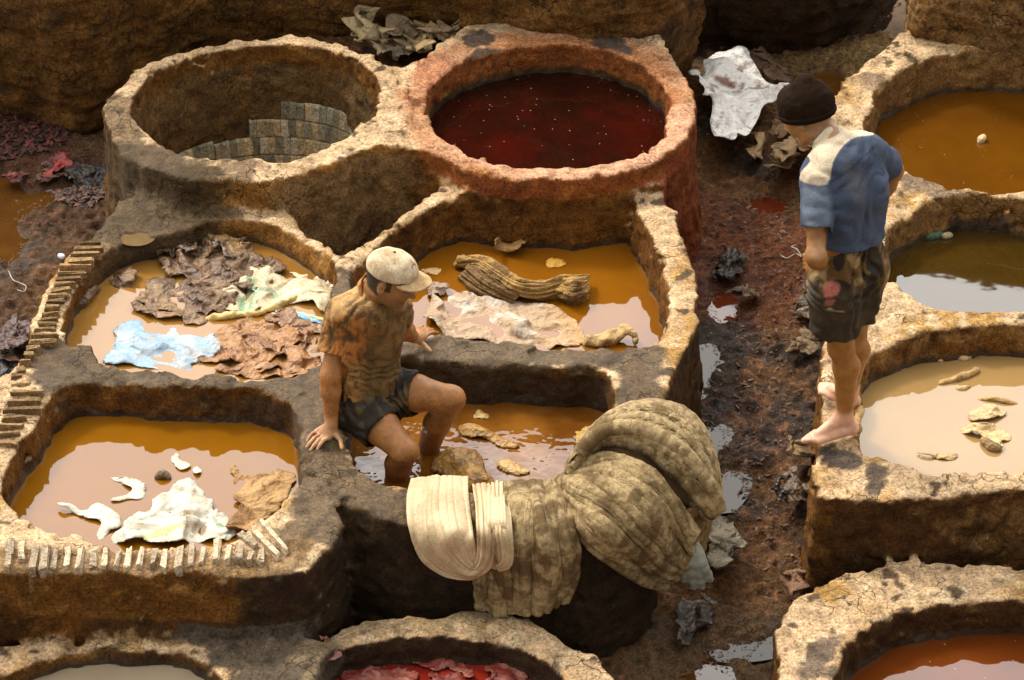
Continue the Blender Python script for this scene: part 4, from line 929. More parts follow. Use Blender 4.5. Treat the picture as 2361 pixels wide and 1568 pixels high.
# ------------------------------------------------------------------ bricks and tiles
rng = np.random.RandomState(3)
def wob_box(c, ax, hs, jit=.0035, nsub=2):
    """a worn block: centre, three axes, half sizes -> verts, faces (bevel-like taper)"""
    V = []; s = .90
    for k in (-1, 1):
        for (a, b) in ((-1, -1), (1, -1), (1, 1), (-1, 1)):
            V.append(c + ax[0]*a*hs[0] + ax[1]*b*hs[1] + ax[2]*k*hs[2]*(.72))
    for (a, b) in ((-1, -1), (1, -1), (1, 1), (-1, 1)): V.append(c + ax[0]*a*hs[0]*s + ax[1]*b*hs[1]*.78 + ax[2]*hs[2])
    V = np.array(V) + rng.randn(12, 3)*jit
    Fs = [(3, 2, 1, 0), (8, 9, 10, 11)]
    for o in (0, 4):
        for i in range(4): j = (i+1) % 4; Fs.append((o+i, o+j, o+4+j, o+4+i))
    return V, Fs
def gather(lst):
    V = []; Fs = []; n = 0
    for v_, f_ in lst: V.append(v_); Fs += [tuple(i+n for i in q) for q in f_]; n += len(v_)
    return np.concatenate(V), Fs
BRK = rough_mat('old brick', s_fine=90, s_mid=30, contrast=(.55, 1.35), bump=.6, bdist=.006, grit=.5)
def bricks(name, segs, z, parent, width, colr, dz=.012, deep=.03):
    L = []; C = []
    for (u0, v0, u1, v1) in segs:
        a, b = k3(u0, v0, z), k3(u1, v1, z); d = b-a; ln = np.linalg.norm(d); d /= ln; sd = np.array((-d[1], d[0], 0))
        if sd[2] == 0 and np.cross(d, sd)[2] < 0: sd = -sd
        up = np.array((0, 0, 1.)); c = (a+b)/2 + up*(dz-deep/2 + rng.uniform(-.006, .004)); c = c + up*0
        ang = rng.uniform(-.05, .05); d2 = d*math.cos(ang)+sd*math.sin(ang); s2 = -d*math.sin(ang)+sd*math.cos(ang)
        v_, f_ = wob_box(c, (d2, s2, up), (ln/2*rng.uniform(.72, 1.05), width/2*rng.uniform(.7, 1.2), deep/2+.004)); L.append((v_, f_))
        cc = np.array(colr)*rng.uniform(.5, 1.1); C += [cc]*len(v_)
    V, Fs = gather(L); return link(name, V, Fs, BRK, parent, np.array(C), False, np.full(len(V), .1))
zx = lambda X, Y, x0=0, y0=994: ((x0+X/2.614)*.98375, (y0+Y/2.614)*.98375)
segs = []
for X, Y0, Y1 in ((60,690,780),(45,795,845),(130,715,810),(205,725,870),(268,745,865),(333,745,865),(410,750,850),(487,750,860),(570,752,860),(642,755,855),(716,755,860),(785,755,855),(855,752,850),(935,755,850),(1005,752,860),(1095,742,865),(1170,722,840),(1238,732,845),(1322,690,830),(1395,735,830),(1462,740,800),(1532,780,815),(1600,765,820)):
    a = zx(X+12, Y0); b = zx(X-8, Y1+22); segs.append((*a, *b))
for X0, Y0, X1, Y1 in ((1565,570,1785,785),(1465,640,1580,750),(1555,650,1715,800)): segs.append((*zx(X0, Y0), *zx(X1, Y1)))
for X, Y0, Y1 in ((-60,680,800),(-130,670,800),(-200,660,790)): segs.append((*zx(X, Y0), *zx(X-20, Y1)))
for sg_ in (segs[-3:] + segs[:-6], segs[-6:-3]): bricks('brick_edging', sg_, ZM+.004, vat['V5H'], .025, (.52, .40, .26), .001, .05)
low_ = [(a_*.2+c_*.8-2, b_*.2+d_*.8+6, c_-3, d_+13) for a_, b_, c_, d_ in segs[-3:]+segs[:-6]]
bricks('brick_fronts', low_, ZM-.03, vat['V5H'], .024, (.20, .115, .04), .002, .10)
segs = []
lX = [(455,640,175),(430,655,210),(400,650,250),(385,600,285),(362,560,325),(350,525,360),(335,500,395),(318,470,432),(300,440,468),(285,430,500),(268,415,535),(255,385,570),(245,370,605),(235,365,640),(222,360,675),(205,355,710),(190,350,745),(175,345,780),(165,250,820),(140,215,860),(120,190,900),(95,160,950),(70,140,1000),(50,200,1045),(45,290,1095),(10,285,1150),(0,265,1200),(-10,180,1250),(-20,150,1300),(-40,120,1350),(-50,110,1400)]
for a_, b_, y_ in lX: segs.append((*zx(a_, y_+8, 0, 500), *zx(b_, y_, 0, 500)))
bricks('brick_edging', segs, ZM+.004, vat['V4H'], .021, (.26, .16, .07), .006, .04)
# glazed brick tiles lining the empty vat
L = []; C = []
pv1 = offset(P_['V1H'], 0); cen1 = pv1.mean(0)
seg = np.linalg.norm(np.roll(pv1, -1, 0)-pv1, axis=1); cum = np.r_[0, np.cumsum(seg)]
def along(P, s):
    s = s % cum[-1]; i = np.searchsorted(cum, s, 'right')-1; i = min(i, len(P)-1); t = (s-cum[i])/max(seg[i], 1e-9)
    return P[i]*(1-t)+P[(i+1) % len(P)]*t, (P[(i+1) % len(P)]-P[i])/max(seg[i], 1e-9)
for (z0, u0, u1) in ((.415, 640, 822), (.315, 575, 836), (.215, 500, 800), (.115, 440, 780), (.235, 410, 500)):
    s = rng.uniform(0, .02)
    while s < cum[-1]:
        p, t = along(pv1, s); inn = np.array((-t[1], t[0])); inn = inn if (cen1-p)@inn > 0 else -inn
        c = np.r_[p + inn*(.10*(ZB-z0)+.004+.004*rng.rand()), z0-.05]
        u, vv = scr(c)
        if u0 < u < u1 and p[1] > cen1[1]-.05:
            up = np.array((-inn[0]*.10, -inn[1]*.10, 1.)); up /= np.linalg.norm(up)
            v_, f_ = wob_box(c, (np.r_[t, 0], up, np.r_[inn, 0]), (.0205, .0475, .010), .0012); L.append((v_, f_))
            cc = [(.52,.41,.24), (.34,.30,.20), (.56,.42,.23), (.26,.23,.15), (.60,.52,.36)][rng.randint(5)]; C += [np.array(cc)*rng.uniform(.6, 1.05)]*len(v_)
        s += .0445
if L:
    V, Fs = gather(L); link('tile_lining', V, Fs, BRK, vat['V1H'], np.array(C), False, np.full(len(V), .3))
# ------------------------------------------------------------------ crumpled sheets: hides, sacks, plastic
HIDE = cloth_mat('wet hide', stain=(.03,.018,.009), stain_s=22, rough=.42, spec=.5, bump=.8, amount=.55, crumple=1.2)
HIDED = cloth_mat('dried hide', stain=(.09,.05,.02), stain_s=18, rough=.75, spec=.3, bump=.8, amount=.6, crumple=1.0)
SACK = cloth_mat('woven plastic sack', stain=(.30,.17,.06), stain_s=13, stain_lo=.5, stain_hi=.66, rough=.45, spec=.5, bump=.5, amount=.7, crumple=.7)
PLAST = cloth_mat('white plastic sheet', stain=(.20,.13,.08), stain_s=9, stain_lo=.56, stain_hi=.68, rough=.35, spec=.5, bump=.5, amount=.75, crumple=1.0)
def folds(p, amp, lam, seed, n=6, sharp=True):
    r = np.random.RandomState(seed); h = 0
    wx = fbm(p, lam*1.5, 2, seed % 40)*lam*.7; wy = fbm(p, lam*1.5, 2, seed % 40+3)*lam*.7
    for i in range(n):
        a = r.uniform(0, math.pi); l = lam*r.uniform(.6, 1.6)*(1 if i < n/2 else .45); am = amp*(1 if i < n/2 else .40)
        ph = ((p[..., 0]+wx)*math.cos(a)+(p[..., 1]+wy)*math.sin(a))/l + r.uniform(0, 9)
        tri = np.abs((ph % 2)-1)
        gate = sstep(-.35, .35, fbm(p, lam*1.3, 2, (seed*3+i*7) % 50))
        h = h + (tri**(1.0 if sharp else 1.6))*am*gate
    return h/ n*2.6
def sheet(name, label, cat, pts, z, mat, col, amp=.03, lam=.09, seed=1, group=None, n=6, rag=.02, zfun=None, parent=None, res=.0075, base=0, kind=None, col2=None, side=.6, soft=4, edge=.0, thick=.003):
    P = poly(pts, z, soft); lo = P.min(0)-.03; hi = P.max(0)+.03
    X_ = np.arange(lo[0], hi[0], res); Y_ = np.arange(lo[1], hi[1], res); gx_, gy_ = np.meshgrid(X_, Y_, indexing='ij')
    p3 = np.stack([gx_, gy_, np.full_like(gx_, seed*.37)], -1)
    d = sd2(P, gx_, gy_) + fbm(p3, .06, 3, seed % 30)*rag
    h = folds(p3, amp, lam, seed, n)
    zz = z + base + h - amp*.22 - edge*sstep(-.04, 0, d)
    if zfun is not None: zz = zz + zfun(gx_, gy_, d)
    ox = (fbm(p3, lam*.8, 2, (seed+11) % 40))*h*side*2; oy = (fbm(p3, lam*.8, 2, (seed+17) % 40))*h*side*2
    ga, gb = np.gradient(d, res); gn = np.sqrt(ga**2+gb**2)+1e-6; mv = np.where((d > -res*1.5) & (d < 0), -d, 0)
    V = np.stack([gx_+ox+ga/gn*mv, gy_+oy+gb/gn*mv, zz], -1).reshape(-1, 3); ii = np.arange(gx_.size).reshape(gx_.shape)
    Q = np.stack([ii[:-1, :-1], ii[1:, :-1], ii[1:, 1:], ii[:-1, 1:]], -1).reshape(-1, 4)
    k = (d.ravel() < 0)[Q].all(1); Q = Q[k]
    u, inv = np.unique(Q, return_inverse=True); V = V[u]; Q = inv.reshape(-1, 4)
    C = np.zeros((len(V), 3)); C[:] = col(V) if callable(col) else col
    if col2 is not None: C = lerp(C, col2, sstep(-.05, .35, fbm(V, .08, 3, (seed+5) % 40)))
    o = link(name, V, Q.astype(np.int32), mat, parent, C, True)
    m = o.modifiers.new('thickness', 'SOLIDIFY'); m.thickness = thick; m.offset = 0
    if label: tag(o, label, cat, group, kind)
    return o
W4 = LIQ['V4H']; W5 = LIQ['V5H']; W3 = LIQ['V3H']; W6 = LIQ['V6H']; W9 = LIQ['R3H']
BR1, BR2 = (.115, .058, .024), (.20, .11, .045); TN1, TN2 = (.33, .15, .045), (.20, .085, .028)
G4 = 'hides soaking in the vat with slanting bricks'
sheet('hide', 'dark brown crumpled hide floating at the back of the left vat', 'hide', [(410,585),(480,575),(560,580),(600,605),(600,650),(560,665),(535,690),(480,680),(440,650),(380,640),(370,610)], W4, HIDE, BR1, .055, .075, 11, G4, col2=BR2)
sheet('hide', 'brown crinkled hide sunk flat between the dark hide and the blue sack', 'hide', [(350,640),(420,650),(470,670),(520,690),(545,712),(500,725),(420,728),(350,712),(305,700),(330,675)], W4, HIDE, BR1, .040, .06, 12, G4, col2=(.24,.14,.06))
sheet('hide', 'small folded brown hide alone near the left wall of its vat', 'hide', [(268,628),(300,622),(312,650),(290,672),(262,655)], W4, HIDE, BR1, .06, .05, 13, G4, col2=BR2)
sheet('hide', 'dark hide scrap bunched beside the green marked sack', 'hide', [(560,600),(640,600),(660,625),(620,660),(580,680),(545,660),(530,625)], W4, HIDE, BR1, .055, .06, 14, G4, col2=BR2)
sheet('hide', 'row of dark hide edges standing against the back wall of the left vat', 'hide', [(355,562),(420,572),(500,560),(570,575),(560,598),(450,600),(370,598)], W4, HIDE, (.09,.05,.022), .09, .05, 15, G4, col2=(.30,.17,.06), base=.01)
sheet('hide', 'rust brown creased hide with a yellow patch in front of the sacks', 'hide', [(500,760),(560,745),(610,722),(660,745),(715,770),(740,780),(690,800),(650,810),(600,850),(560,842),(510,840),(455,835),(490,800)], W4, HIDE, TN1, .06, .08, 16, G4, col2=TN2)
sheet('hide', 'rust brown hide poking up beside the right wall of the left vat', 'hide', [(650,835),(690,810),(735,780),(735,820),(745,850),(690,862),(600,862),(590,850)], W4, HIDE, TN1, .07, .08, 17, G4, col2=TN2)
sheet('hide', 'brown hide under the white sack near the seated man\'s back', 'hide', [(640,725),(700,735),(755,745),(755,765),(720,775),(660,760),(600,740)], W4, HIDE, (.24,.12,.05), .04, .07, 18, G4, col2=TN2)
sheet('hide', 'thin brown hide skin spread just above the blue sack', 'hide', [(340,700),(400,715),(470,722),(480,745),(440,752),(400,735),(350,735),(300,720)], W4, HIDE, (.16,.085,.035), .035, .06, 19, G4, col2=(.26,.15,.07))
sheet('hide', 'dark hide heap half under the green marked sack', 'hide', [(445,600),(520,610),(560,650),(545,700),(500,712),(455,690),(430,650)], W4, HIDE, BR1, .06, .07, 20, G4, col2=BR2)
sheet('hide', 'rust coloured hide edge along the front wall of the left vat', 'hide', [(520,840),(580,850),(650,858),(700,850),(720,866),(640,872),(540,868),(500,858)], W4, HIDE, TN1, .05, .07, 27, G4, col2=TN2)
sheet('hide', 'brown hide flap between the two rust brown hides', 'hide', [(640,770),(690,775),(715,800),(690,825),(640,830),(610,810),(615,785)], W4, HIDE, TN2, .055, .07, 28, G4, col2=TN1)
def tubes(vol, pts, rad, k=.012):
    for i in range(len(pts)-1): vol.cone(pts[i], pts[i+1], rad[i], rad[i+1], k)
def tubeobj(name, label, cat, pts, rad, mat, col, h=.004, group=None, flat=None, parent=None, fold=None, noise=.002):
    pts = np.array(pts); v_ = Vol(pts.min(0)-max(rad)-.03, pts.max(0)+max(rad)+.03, h); p_ = smooth(pts, 4, False)
    r_ = np.interp(np.linspace(0, len(rad)-1, len(p_)), range(len(rad)), rad); tubes(v_, p_, r_)
    if flat is not None: v_.noise(.03, flat, 3)
    if fold: v_.fold(*fold)
    v_.noise(.02, noise, 7); V, Q = v_.mesh(); C = lerp(np.tile(np.array(col), (len(V), 1)), np.array(col)*.5, sstep(.05, .5, fbm(V, .05, 3, 9)))
    o = link(name, V, Q.astype(np.int32), mat, parent, C, True)
    if label: tag(o, label, cat, group)
    return o
tubeobj('hide_scrap', 'dark hide scrap curled against the left inner wall above the bricks', 'hide', [k3(183,705,W4+.01), k3(195,690,W4+.03), k3(212,672,W4+.03), k3(228,665,W4+.01)], [.016,.022,.018,.010], HIDE, (.12,.06,.025), flat=.008)
def sackcol(V):
    u, v_ = scr(V); C = np.tile(np.array((.50, .41, .25)), (len(V), 1)); C = lerp(C, (.32, .18, .05), sstep(.0, .5, fbm(V, .08, 3, 19))*.8)
    for q_ in ([(568,640),(582,636),(590,668),(566,672)], [(550,690),(566,688),(562,722),(548,722)], [(576,690),(584,688),(580,716),(572,716)]): C = lerp(C, (.05, .25, .12), inpx(V, q_, 3)*.85)
    for rr_ in (26, 34): C = lerp(C, (.08, .27, .15), sstep(3, 1.5, np.abs(np.hypot(u-607, (v_-692)*1.2)-rr_))*(v_ < 690)*.8)
    return C
G2 = 'sacks floating in the left vat'
sk = sheet('sack', 'soaked white sack with green marks lying across the left vat', 'sack', [(530,665),(565,625),(620,628),(680,655),(740,640),(772,655),(772,700),(745,722),(700,700),(640,708),(580,728),(520,715),(480,712)], W4, SACK, sackcol, .045, .11, 21, G2, n=5)
tubeobj('rolled_edge', None, None, [k3(478,735,W4), k3(520,728,W4+.012), k3(590,722,W4+.012), k3(650,700,W4+.016), k3(695,680,W4+.01)], [.013,.017,.016,.013,.010], SACK, (.66,.47,.16), parent=sk, flat=.006)
tubeobj('rolled_edge', None, None, [k3(620,728,W4), k3(680,722,W4+.006), k3(750,740,W4+.006)], [.008,.009,.008], SACK, (.68,.55,.2), parent=sk)
sheet('sack', 'pale corner of sack with printed stripe beside the seated man\'s shoulder', 'sack', [(672,625),(688,615),(720,628),(772,655),(775,668),(735,662),(690,650)], W4, SACK, (.68,.55,.34), .05, .09, 22, G2, n=4)
sheet('sack', 'light blue plastic sack half sunk in the left vat', 'sack', [(268,752),(330,738),(370,742),(405,735),(425,752),(490,775),(500,800),(495,830),(440,845),(470,858),(400,858),(330,848),(235,840),(265,800)], W4, SACK, (.22,.33,.42), .030, .11, 23, G2, n=4, base=-.001, col2=(.33,.39,.42))
sheet('sack', 'bright blue strip of plastic showing beside the seated man\'s back', 'sack', [(640,722),(680,728),(745,735),(742,748),(690,738),(650,730)], W4, SACK, (.16,.40,.72), .03, .09, 24, None, n=4, base=.004)
# vat with the white sack
def wcol(V):
    C = np.tile(np.array((.50, .46, .36)), (len(V), 1)); C = lerp(C, (.40, .45, .10), inpx(V, [(320,1245),(380,1215),(425,1208),(380,1235)], 5)*.9)
    u, v_ = scr(V); C = lerp(C, (.10, .35, .18), inpx(V, [(490,1208),(515,1206),(515,1218),(490,1218)], 2)*(np.sin(u*2.0) > 0)*.8)
    return C
sheet('sack', 'white woven sack floating in ochre liquid, peaked in the middle', 'sack', [(262,1252),(290,1225),(340,1190),(385,1140),(420,1108),(455,1125),(470,1150),(500,1180),(540,1195),(540,1240),(480,1252),(400,1256),(320,1258)], W5, SACK, wcol, .055, .11, 31, 'white sacks in the ochre vat', n=5, res=.0065, base=-.001)
sheet('sack', 'thin white ribbon of sack drifting left of the peaked sack', 'sack', [(135,1165),(165,1172),(205,1182),(225,1162),(262,1180),(278,1215),(255,1225),(235,1245),(225,1235),(235,1205),(205,1196),(150,1180)], W5, SACK, wcol, .028, .12, 32, 'white sacks in the ochre vat', n=4, rag=.012, base=.004)
sheet('sack', 'frayed white sack end floating above the ribbon of sack', 'sack', [(255,1100),(300,1108),(335,1118),(330,1150),(300,1152),(250,1158),(290,1145),(300,1125),(262,1108)], W5, SACK, wcol, .022, .10, 33, 'white sacks in the ochre vat', n=4, rag=.02, base=.003)
sheet('sack', 'brown paper sack folded over the rim beside the brick ends', 'sack', [(535,1082),(560,1095),(600,1100),(670,1090),(672,1130),(655,1165),(610,1200),(590,1222),(575,1240),(530,1235),(532,1195),(562,1185),(550,1140)], W5, HIDED, (.38,.22,.085), .05, .10, 34, None, n=6, col2=(.24,.12,.045), base=.004, zfun=lambda x, y, d: .17*sstep(k3(590,1190,.45)[1], k3(590,1225,.5)[1], y))
tubeobj('shoe', 'small dark curled shoe like scrap floating above the white sack', 'scrap', [k3(362,1100,W5+.005), k3(372,1092,W5+.02), k3(386,1096,W5+.012), k3(388,1104,W5)], [.010,.012,.010,.006], HIDE, (.16,.10,.05))
sheet('hide_scrap', 'faint pale scrap just under the ochre surface', 'scrap', [(395,1055),(410,1045),(415,1060),(440,1075),(420,1085),(400,1075)], W5, SACK, (.80,.62,.38), .012, .05, 35, None, n=4, base=.002)
sheet('hide_scrap', 'tiny white scrap floating right of the curled shoe like scrap', 'scrap', [(448,1082),(462,1080),(470,1090),(455,1094)], W5, SACK, (.80,.68,.48), .02, .04, 36, None, n=4, base=.003)
# vat behind the seated man
def pcol(V):
    C = np.tile(np.array((.38, .26, .16)), (len(V), 1)); C = lerp(C, (.50, .42, .33), sstep(-.1, .3, fbm(V, .09, 3, 37))); u, v_ = scr(V)
    return lerp(C, (.45, .24, .08), sstep(1200, 1360, u)*.7)
sheet('hide', 'large pale hide with pinkish hollows floating flat in the orange vat', 'hide', [(990,705),(1040,685),(1090,680),(1130,695),(1230,700),(1310,725),(1340,755),(1345,790),(1310,805),(1200,802),(1110,790),(1010,778),(985,745)], W3, HIDED, pcol, .055, .12, 41, None, n=5, base=-.006, rag=.012)
0 and sheet('hide', 'crumpled tan hide twisted across the orange vat', 'hide', [(1035,605),(1075,600),(1120,605),(1150,630),(1195,645),(1240,655),(1290,645),(1335,632),(1355,655),(1345,690),(1290,702),(1230,692),(1170,695),(1120,680),(1075,672),(1060,640)], W3, HIDED, (.44,.27,.085), .115, .075, 42, None, n=7, col2=(.18,.10,.035), base=.025, side=.9)
sheet('hide', 'stiff brown hide corner sticking up against the back wall', 'hide', [(1130,585),(1158,568),(1185,555),(1200,578),(1170,592)], W3, HIDED, (.30,.16,.05), .08, .08, 43, None, n=4, base=.03)
sheet('hide_scrap', 'small grey brown hide lump left of the pale floating hide', 'scrap', [(985,668),(1005,655),(1030,662),(1025,685),(995,690)], W3, HIDE, (.30,.20,.13), .05, .06, 44, None, n=4, base=.01)
tubeobj('hide', 'twisted tan hide end curling in a ring at the vat\'s front corner', 'hide', [k3(1345,788,W3+.01), k3(1385,785,W3+.02), k3(1420,775,W3+.03), k3(1440,762,W3+.05), k3(1460,768,W3+.05), k3(1468,788,W3+.02)], [.016,.026,.028,.014,.012,.010], HIDED, (.48,.31,.13), flat=.012)
sheet('hide_scrap', 'pale scrap drifting near the cap brim in the orange vat', 'scrap', [(975,622),(1015,620),(1010,632),(985,632)], W3, HIDED, (.60,.38,.16), .01, .05, 45, None, n=4, base=.002)
sheet('hide_scrap', 'faint orange scrap under the surface at the back of the orange vat', 'scrap', [(1262,606),(1290,600),(1300,612),(1270,616)], W3, HIDED, (.62,.32,.05), .01, .05, 46, None, n=4, base=.001)
# hides just breaking the surface of the working vat
def mound(name, label, pts, z, hgt, col, mat=HIDE, seed=1, group=None, lam=.05, res=.006, col2=None, amp=.012):
    return sheet(name, label, 'hide', pts, z, mat, col, amp, lam, seed, group, n=5, res=res, col2=col2, zfun=lambda x, y, d: hgt*np.sqrt(np.clip(-d/.07, 0, 1))-.008, side=.3)
GW = 'hides surfacing in the working vat'
mound('hide', 'long tan hide surfacing beside the seated man\'s far leg', [(1058,985),(1080,975),(1120,988),(1160,1010),(1200,1030),(1165,1035),(1110,1015),(1068,1005)], W6, .038, (.42,.22,.045), seed=51, group=GW, col2=(.26,.13,.03))
mound('hide', 'rounded orange brown hide mound against the front rim by the cream cloth', [(1000,1070),(1030,1045),(1080,1042),(1112,1065),(1118,1090),(1140,1110),(1130,1135),(1060,1140),(1040,1110),(1000,1095)], W6, .075, (.38,.19,.03), seed=52, group=GW, col2=(.24,.12,.03))
mound('hide', 'narrow tan hide surfacing in the middle of the working vat', [(1148,1068),(1170,1060),(1200,1075),(1222,1092),(1190,1095),(1155,1082)], W6, .030, (.45,.28,.09), seed=53, group=GW)
mound('hide', 'small pointed tan hide tip behind the seated man\'s far knee', [(1088,962),(1105,945),(1125,958),(1122,968)], W6, .030, (.50,.32,.10), seed=54, group=GW)
mound('hide', 'submerged golden hide beside the big hide heap', [(1325,1005),(1350,985),(1390,985),(1405,1005),(1380,1025),(1335,1025)], W6, .014, (.42,.26,.06), seed=55, group=GW)
# right bank vats
GR = 'curled hides in the beige vat'
tubeobj('hide_roll', 'stick like curled hide at the middle of the beige vat', 'hide', [k3(2168,884,W9+.002), k3(2200,874,W9+.008), k3(2235,862,W9+.010), k3(2254,852,W9+.008)], [.008,.013,.014,.013], HIDED, (.46,.28,.11), group=GR, flat=.004)
tubeobj('hide_roll', 'angled hide roll near the back wall of the beige vat', 'hide', [k3(2135,818,W9+.005), k3(2155,822,W9+.01), k3(2170,832,W9+.003)], [.008,.010,.008], HIDED, (.50,.32,.14), group=GR)
tubeobj('hide_roll', 'small forked hide scrap near the back wall of the beige vat', 'hide', [k3(2212,828,W9+.002), k3(2225,826,W9+.008), k3(2238,822,W9+.002)], [.006,.009,.006], HIDED, (.50,.33,.16), group=GR)
tubeobj('hide_roll', 'tiny sunken roll left of the two long rolls in the beige vat', 'hide', [k3(2205,898,W9-.004), k3(2222,896,W9), k3(2235,894,W9-.004)], [.008,.009,.007], HIDED, (.50,.33,.16), group=GR)
tubeobj('hide_roll', 'arched hide roll above the hide sheets in the beige vat', 'hide', [k3(2258,922,W9-.003), k3(2290,920,W9+.006), k3(2320,926,W9+.004), k3(2345,932,W9-.004)], [.007,.011,.011,.006], HIDED, (.44,.27,.11), group=GR)
sheet('hide', 'hide sheet with ragged top edge surfacing in the beige vat', 'hide', [(2245,948),(2275,938),(2300,945),(2325,958),(2300,966),(2250,975),(2235,965)], W9, HIDED, (.50,.34,.17), .03, .07, 61, GR, n=4, base=.004)
sheet('hide', 'hide sheet ending in an open dark roll in the beige vat', 'hide', [(2215,992),(2260,980),(2310,992),(2335,1012),(2310,1020),(2312,1035),(2285,1038),(2265,1015),(2230,1008)], W9, HIDED, (.56,.38,.18), .04, .08, 62, GR, n=4, base=.006)
tubeobj('hide_roll', 'open ended roll at the tip of the hide sheet in the beige vat', 'hide', [k3(2268,1015,W9+.01), k3(2285,1028,W9+.014), k3(2302,1034,W9+.010)], [.016,.018,.015], HIDED, (.30,.19,.08), group=GR)
sheet('hide_scrap', 'thin ragged hide edge barely above the beige liquid', 'scrap', [(2115,1045),(2140,1050),(2180,1052),(2210,1050),(2200,1060),(2180,1062),(2140,1058)], W9, HIDED, (.44,.29,.13), .02, .05, 63, GR, n=4, base=.003)
tubeobj('hide_roll', 'bone shaped hide roll on the rim behind the barefoot man\'s heel', 'hide', [k3(1984,945,.585), k3(1978,962,.60), k3(1976,980,.59), k3(1978,992,.575)], [.018,.014,.011,.013], HIDED, (.42,.25,.09), flat=.004)
tubeobj('hide_scrap', 'small pale scrap floating alone in the brown vat', 'scrap', [k3(2258,328,.50), k3(2264,320,.515), k3(2268,314,.52)], [.008,.014,.010], HIDED, (.70,.50,.26), flat=.004)
tubeobj('brick', 'broken green brick stub at the back edge of the olive liquid', 'brick', [k3(2140,548,.455), k3(2168,542,.455)], [.020,.020], BRK, (.05,.10,.05), flat=.003)
tubeobj('brick', 'pale stone stub beside the green brick in the olive vat', 'brick', [k3(2178,545,.46), k3(2190,542,.46)], [.014,.012], BRK, (.45,.36,.20), flat=.003)
# pulp in the red vat
RED = cloth_mat('red pulp', stain=(.10,.012,.008), stain_s=30, stain_lo=.45, stain_hi=.6, rough=.4, spec=.5, bump=.8, amount=.6)
for i, (pts, nm_) in enumerate((([(850,1500),(900,1490),(960,1485),(1030,1500),(1060,1520),(1085,1560),(1020,1545),(960,1530),(900,1530),(860,1515)], 'long frayed red hide under the rim of the red vat'),
        ([(780,1550),(850,1540),(930,1545),(960,1570),(920,1600),(850,1620),(790,1600)], 'red pulpy hide at the left of the red vat'),
        ([(1130,1545),(1180,1530),(1220,1520),(1240,1550),(1200,1580),(1150,1600),(1120,1575)], 'bright red twisted hide at the right of the red vat'),
        ([(1000,1560),(1070,1575),(1100,1610),(1040,1640),(970,1610)], 'red pulpy hide at the middle bottom of the red vat'),
        ([(1240,1590),(1300,1575),(1320,1600),(1280,1640),(1230,1620)], 'red pulpy hide at the right wall of the red vat'),
        ([(700,1640),(800,1620),(900,1640),(1000,1660),(900,1720),(760,1700)], 'red pulp at the near side of the red vat'))):
    sheet('hide', nm_, 'hide', pts, LIQ['H8'], RED, (.19,.030,.018), .034, .05, 71+i, 'red hides in the bright red vat', n=7, base=.004, col2=(.27,.075,.045), rag=.05)
sheet('hide_scrap', 'crumpled pinkish scrap on the left rim of the red vat', 'scrap', [(748,1510),(775,1500),(790,1520),(780,1545),(750,1560),(735,1545)], Z8-.06, RED, (.24,.09,.06), .07, .05, 78, None, n=6, base=.03)
# hides drying in the gap behind the two round vats
for i, (pts, lab, c_) in enumerate((([(812,100),(825,78),(860,72),(890,95),(880,125),(850,120),(825,115)], 'pale rolled hide at the left end of the pile behind the round vats', (.36,.26,.13)),
        ([(870,110),(900,85),(945,78),(960,105),(940,135),(890,148),(865,130)], 'dark grey brown hide in the middle of the pile behind the round vats', (.14,.095,.05)),
        ([(930,100),(975,70),(1010,72),(1020,95),(990,125),(940,140)], 'tan hide with a peak in the pile behind the round vats', (.34,.23,.10)),
        ([(990,95),(1030,80),(1065,80),(1040,105),(1000,120)], 'last crumpled hide of the pile, next to the red stained rim', (.24,.16,.08)))):
    sheet('hide', lab, 'hide', pts, .60, HIDED, c_, .13, .075, 81+i, 'pile of hides behind the round vats', n=6, base=.03, col2=tuple(np.array(c_)*.45), side=.9)
def plcol(V):
    C = np.tile(np.array((.84, .80, .74)), (len(V), 1)); n_ = fbm(V, .05, 3, 29)
    C = lerp(C, (.20, .07, .025), inpx(V, [(1640,170),(1665,178),(1715,182),(1712,205),(1690,205),(1655,192)], 5)*sstep(-.35, .05, n_))
    C = lerp(C, (.22, .13, .07), inpx(V, [(1650,150),(1740,160),(1790,225),(1720,215),(1640,215)], 8)*sstep(.1, .4, n_)*.8)
    return lerp(C, (.25, .16, .09), sstep(.28, .5, fbm(V, .025, 3, 31))*.7)
# plastic sheet and hides in the top of the channel
sheet('plastic_sheet', 'large white plastic sheet crumpled in the mud beside the red stained vat', 'plastic sheet', [(1582,195),(1605,192),(1612,205),(1635,165),(1660,150),(1712,146),(1735,172),(1800,232),(1805,262),(1760,268),(1738,300),(1702,357),(1672,345),(1640,322),(1632,285),(1612,262),(1608,225)], .20, PLAST, plcol, .12, .17, 91, None, n=5, rag=.003, base=.05, side=.3)
G9 = 'folded hides beside the white plastic sheet'
for i, (pts, lab, z_, c_) in enumerate((([(1775,395),(1800,350),(1840,325),(1880,335),(1880,355),(1830,385),(1800,415)], 'bottom fold of the brown hide stack beside the blue shirt', .17, (.22,.13,.055)),
        ([(1780,370),(1815,332),(1860,322),(1880,340),(1835,362),(1800,390)], 'top fold of the brown hide stack beside the blue shirt', .22, (.30,.19,.09)),
        ([(1770,300),(1790,275),(1830,270),(1850,300),(1820,330),(1790,325)], 'mud brown hide between the plastic sheet and the hide stack', .18, (.17,.10,.045)),
        ([(1725,345),(1745,318),(1760,330),(1755,370),(1735,378)], 'torn tan scrap under the tip of the plastic sheet', .12, (.34,.22,.10)),
        ([(1730,150),(1755,130),(1790,150),(1830,170),(1815,200),(1770,180)], 'dark hide scraps behind the plastic sheet near the puddle', .20, (.10,.055,.025)))):
    sheet('hide', lab, 'hide', pts, z_, HIDED, c_, .085, .08, 95+i, G9, n=6, base=.01, col2=tuple(np.array(c_)*.5), side=.8)
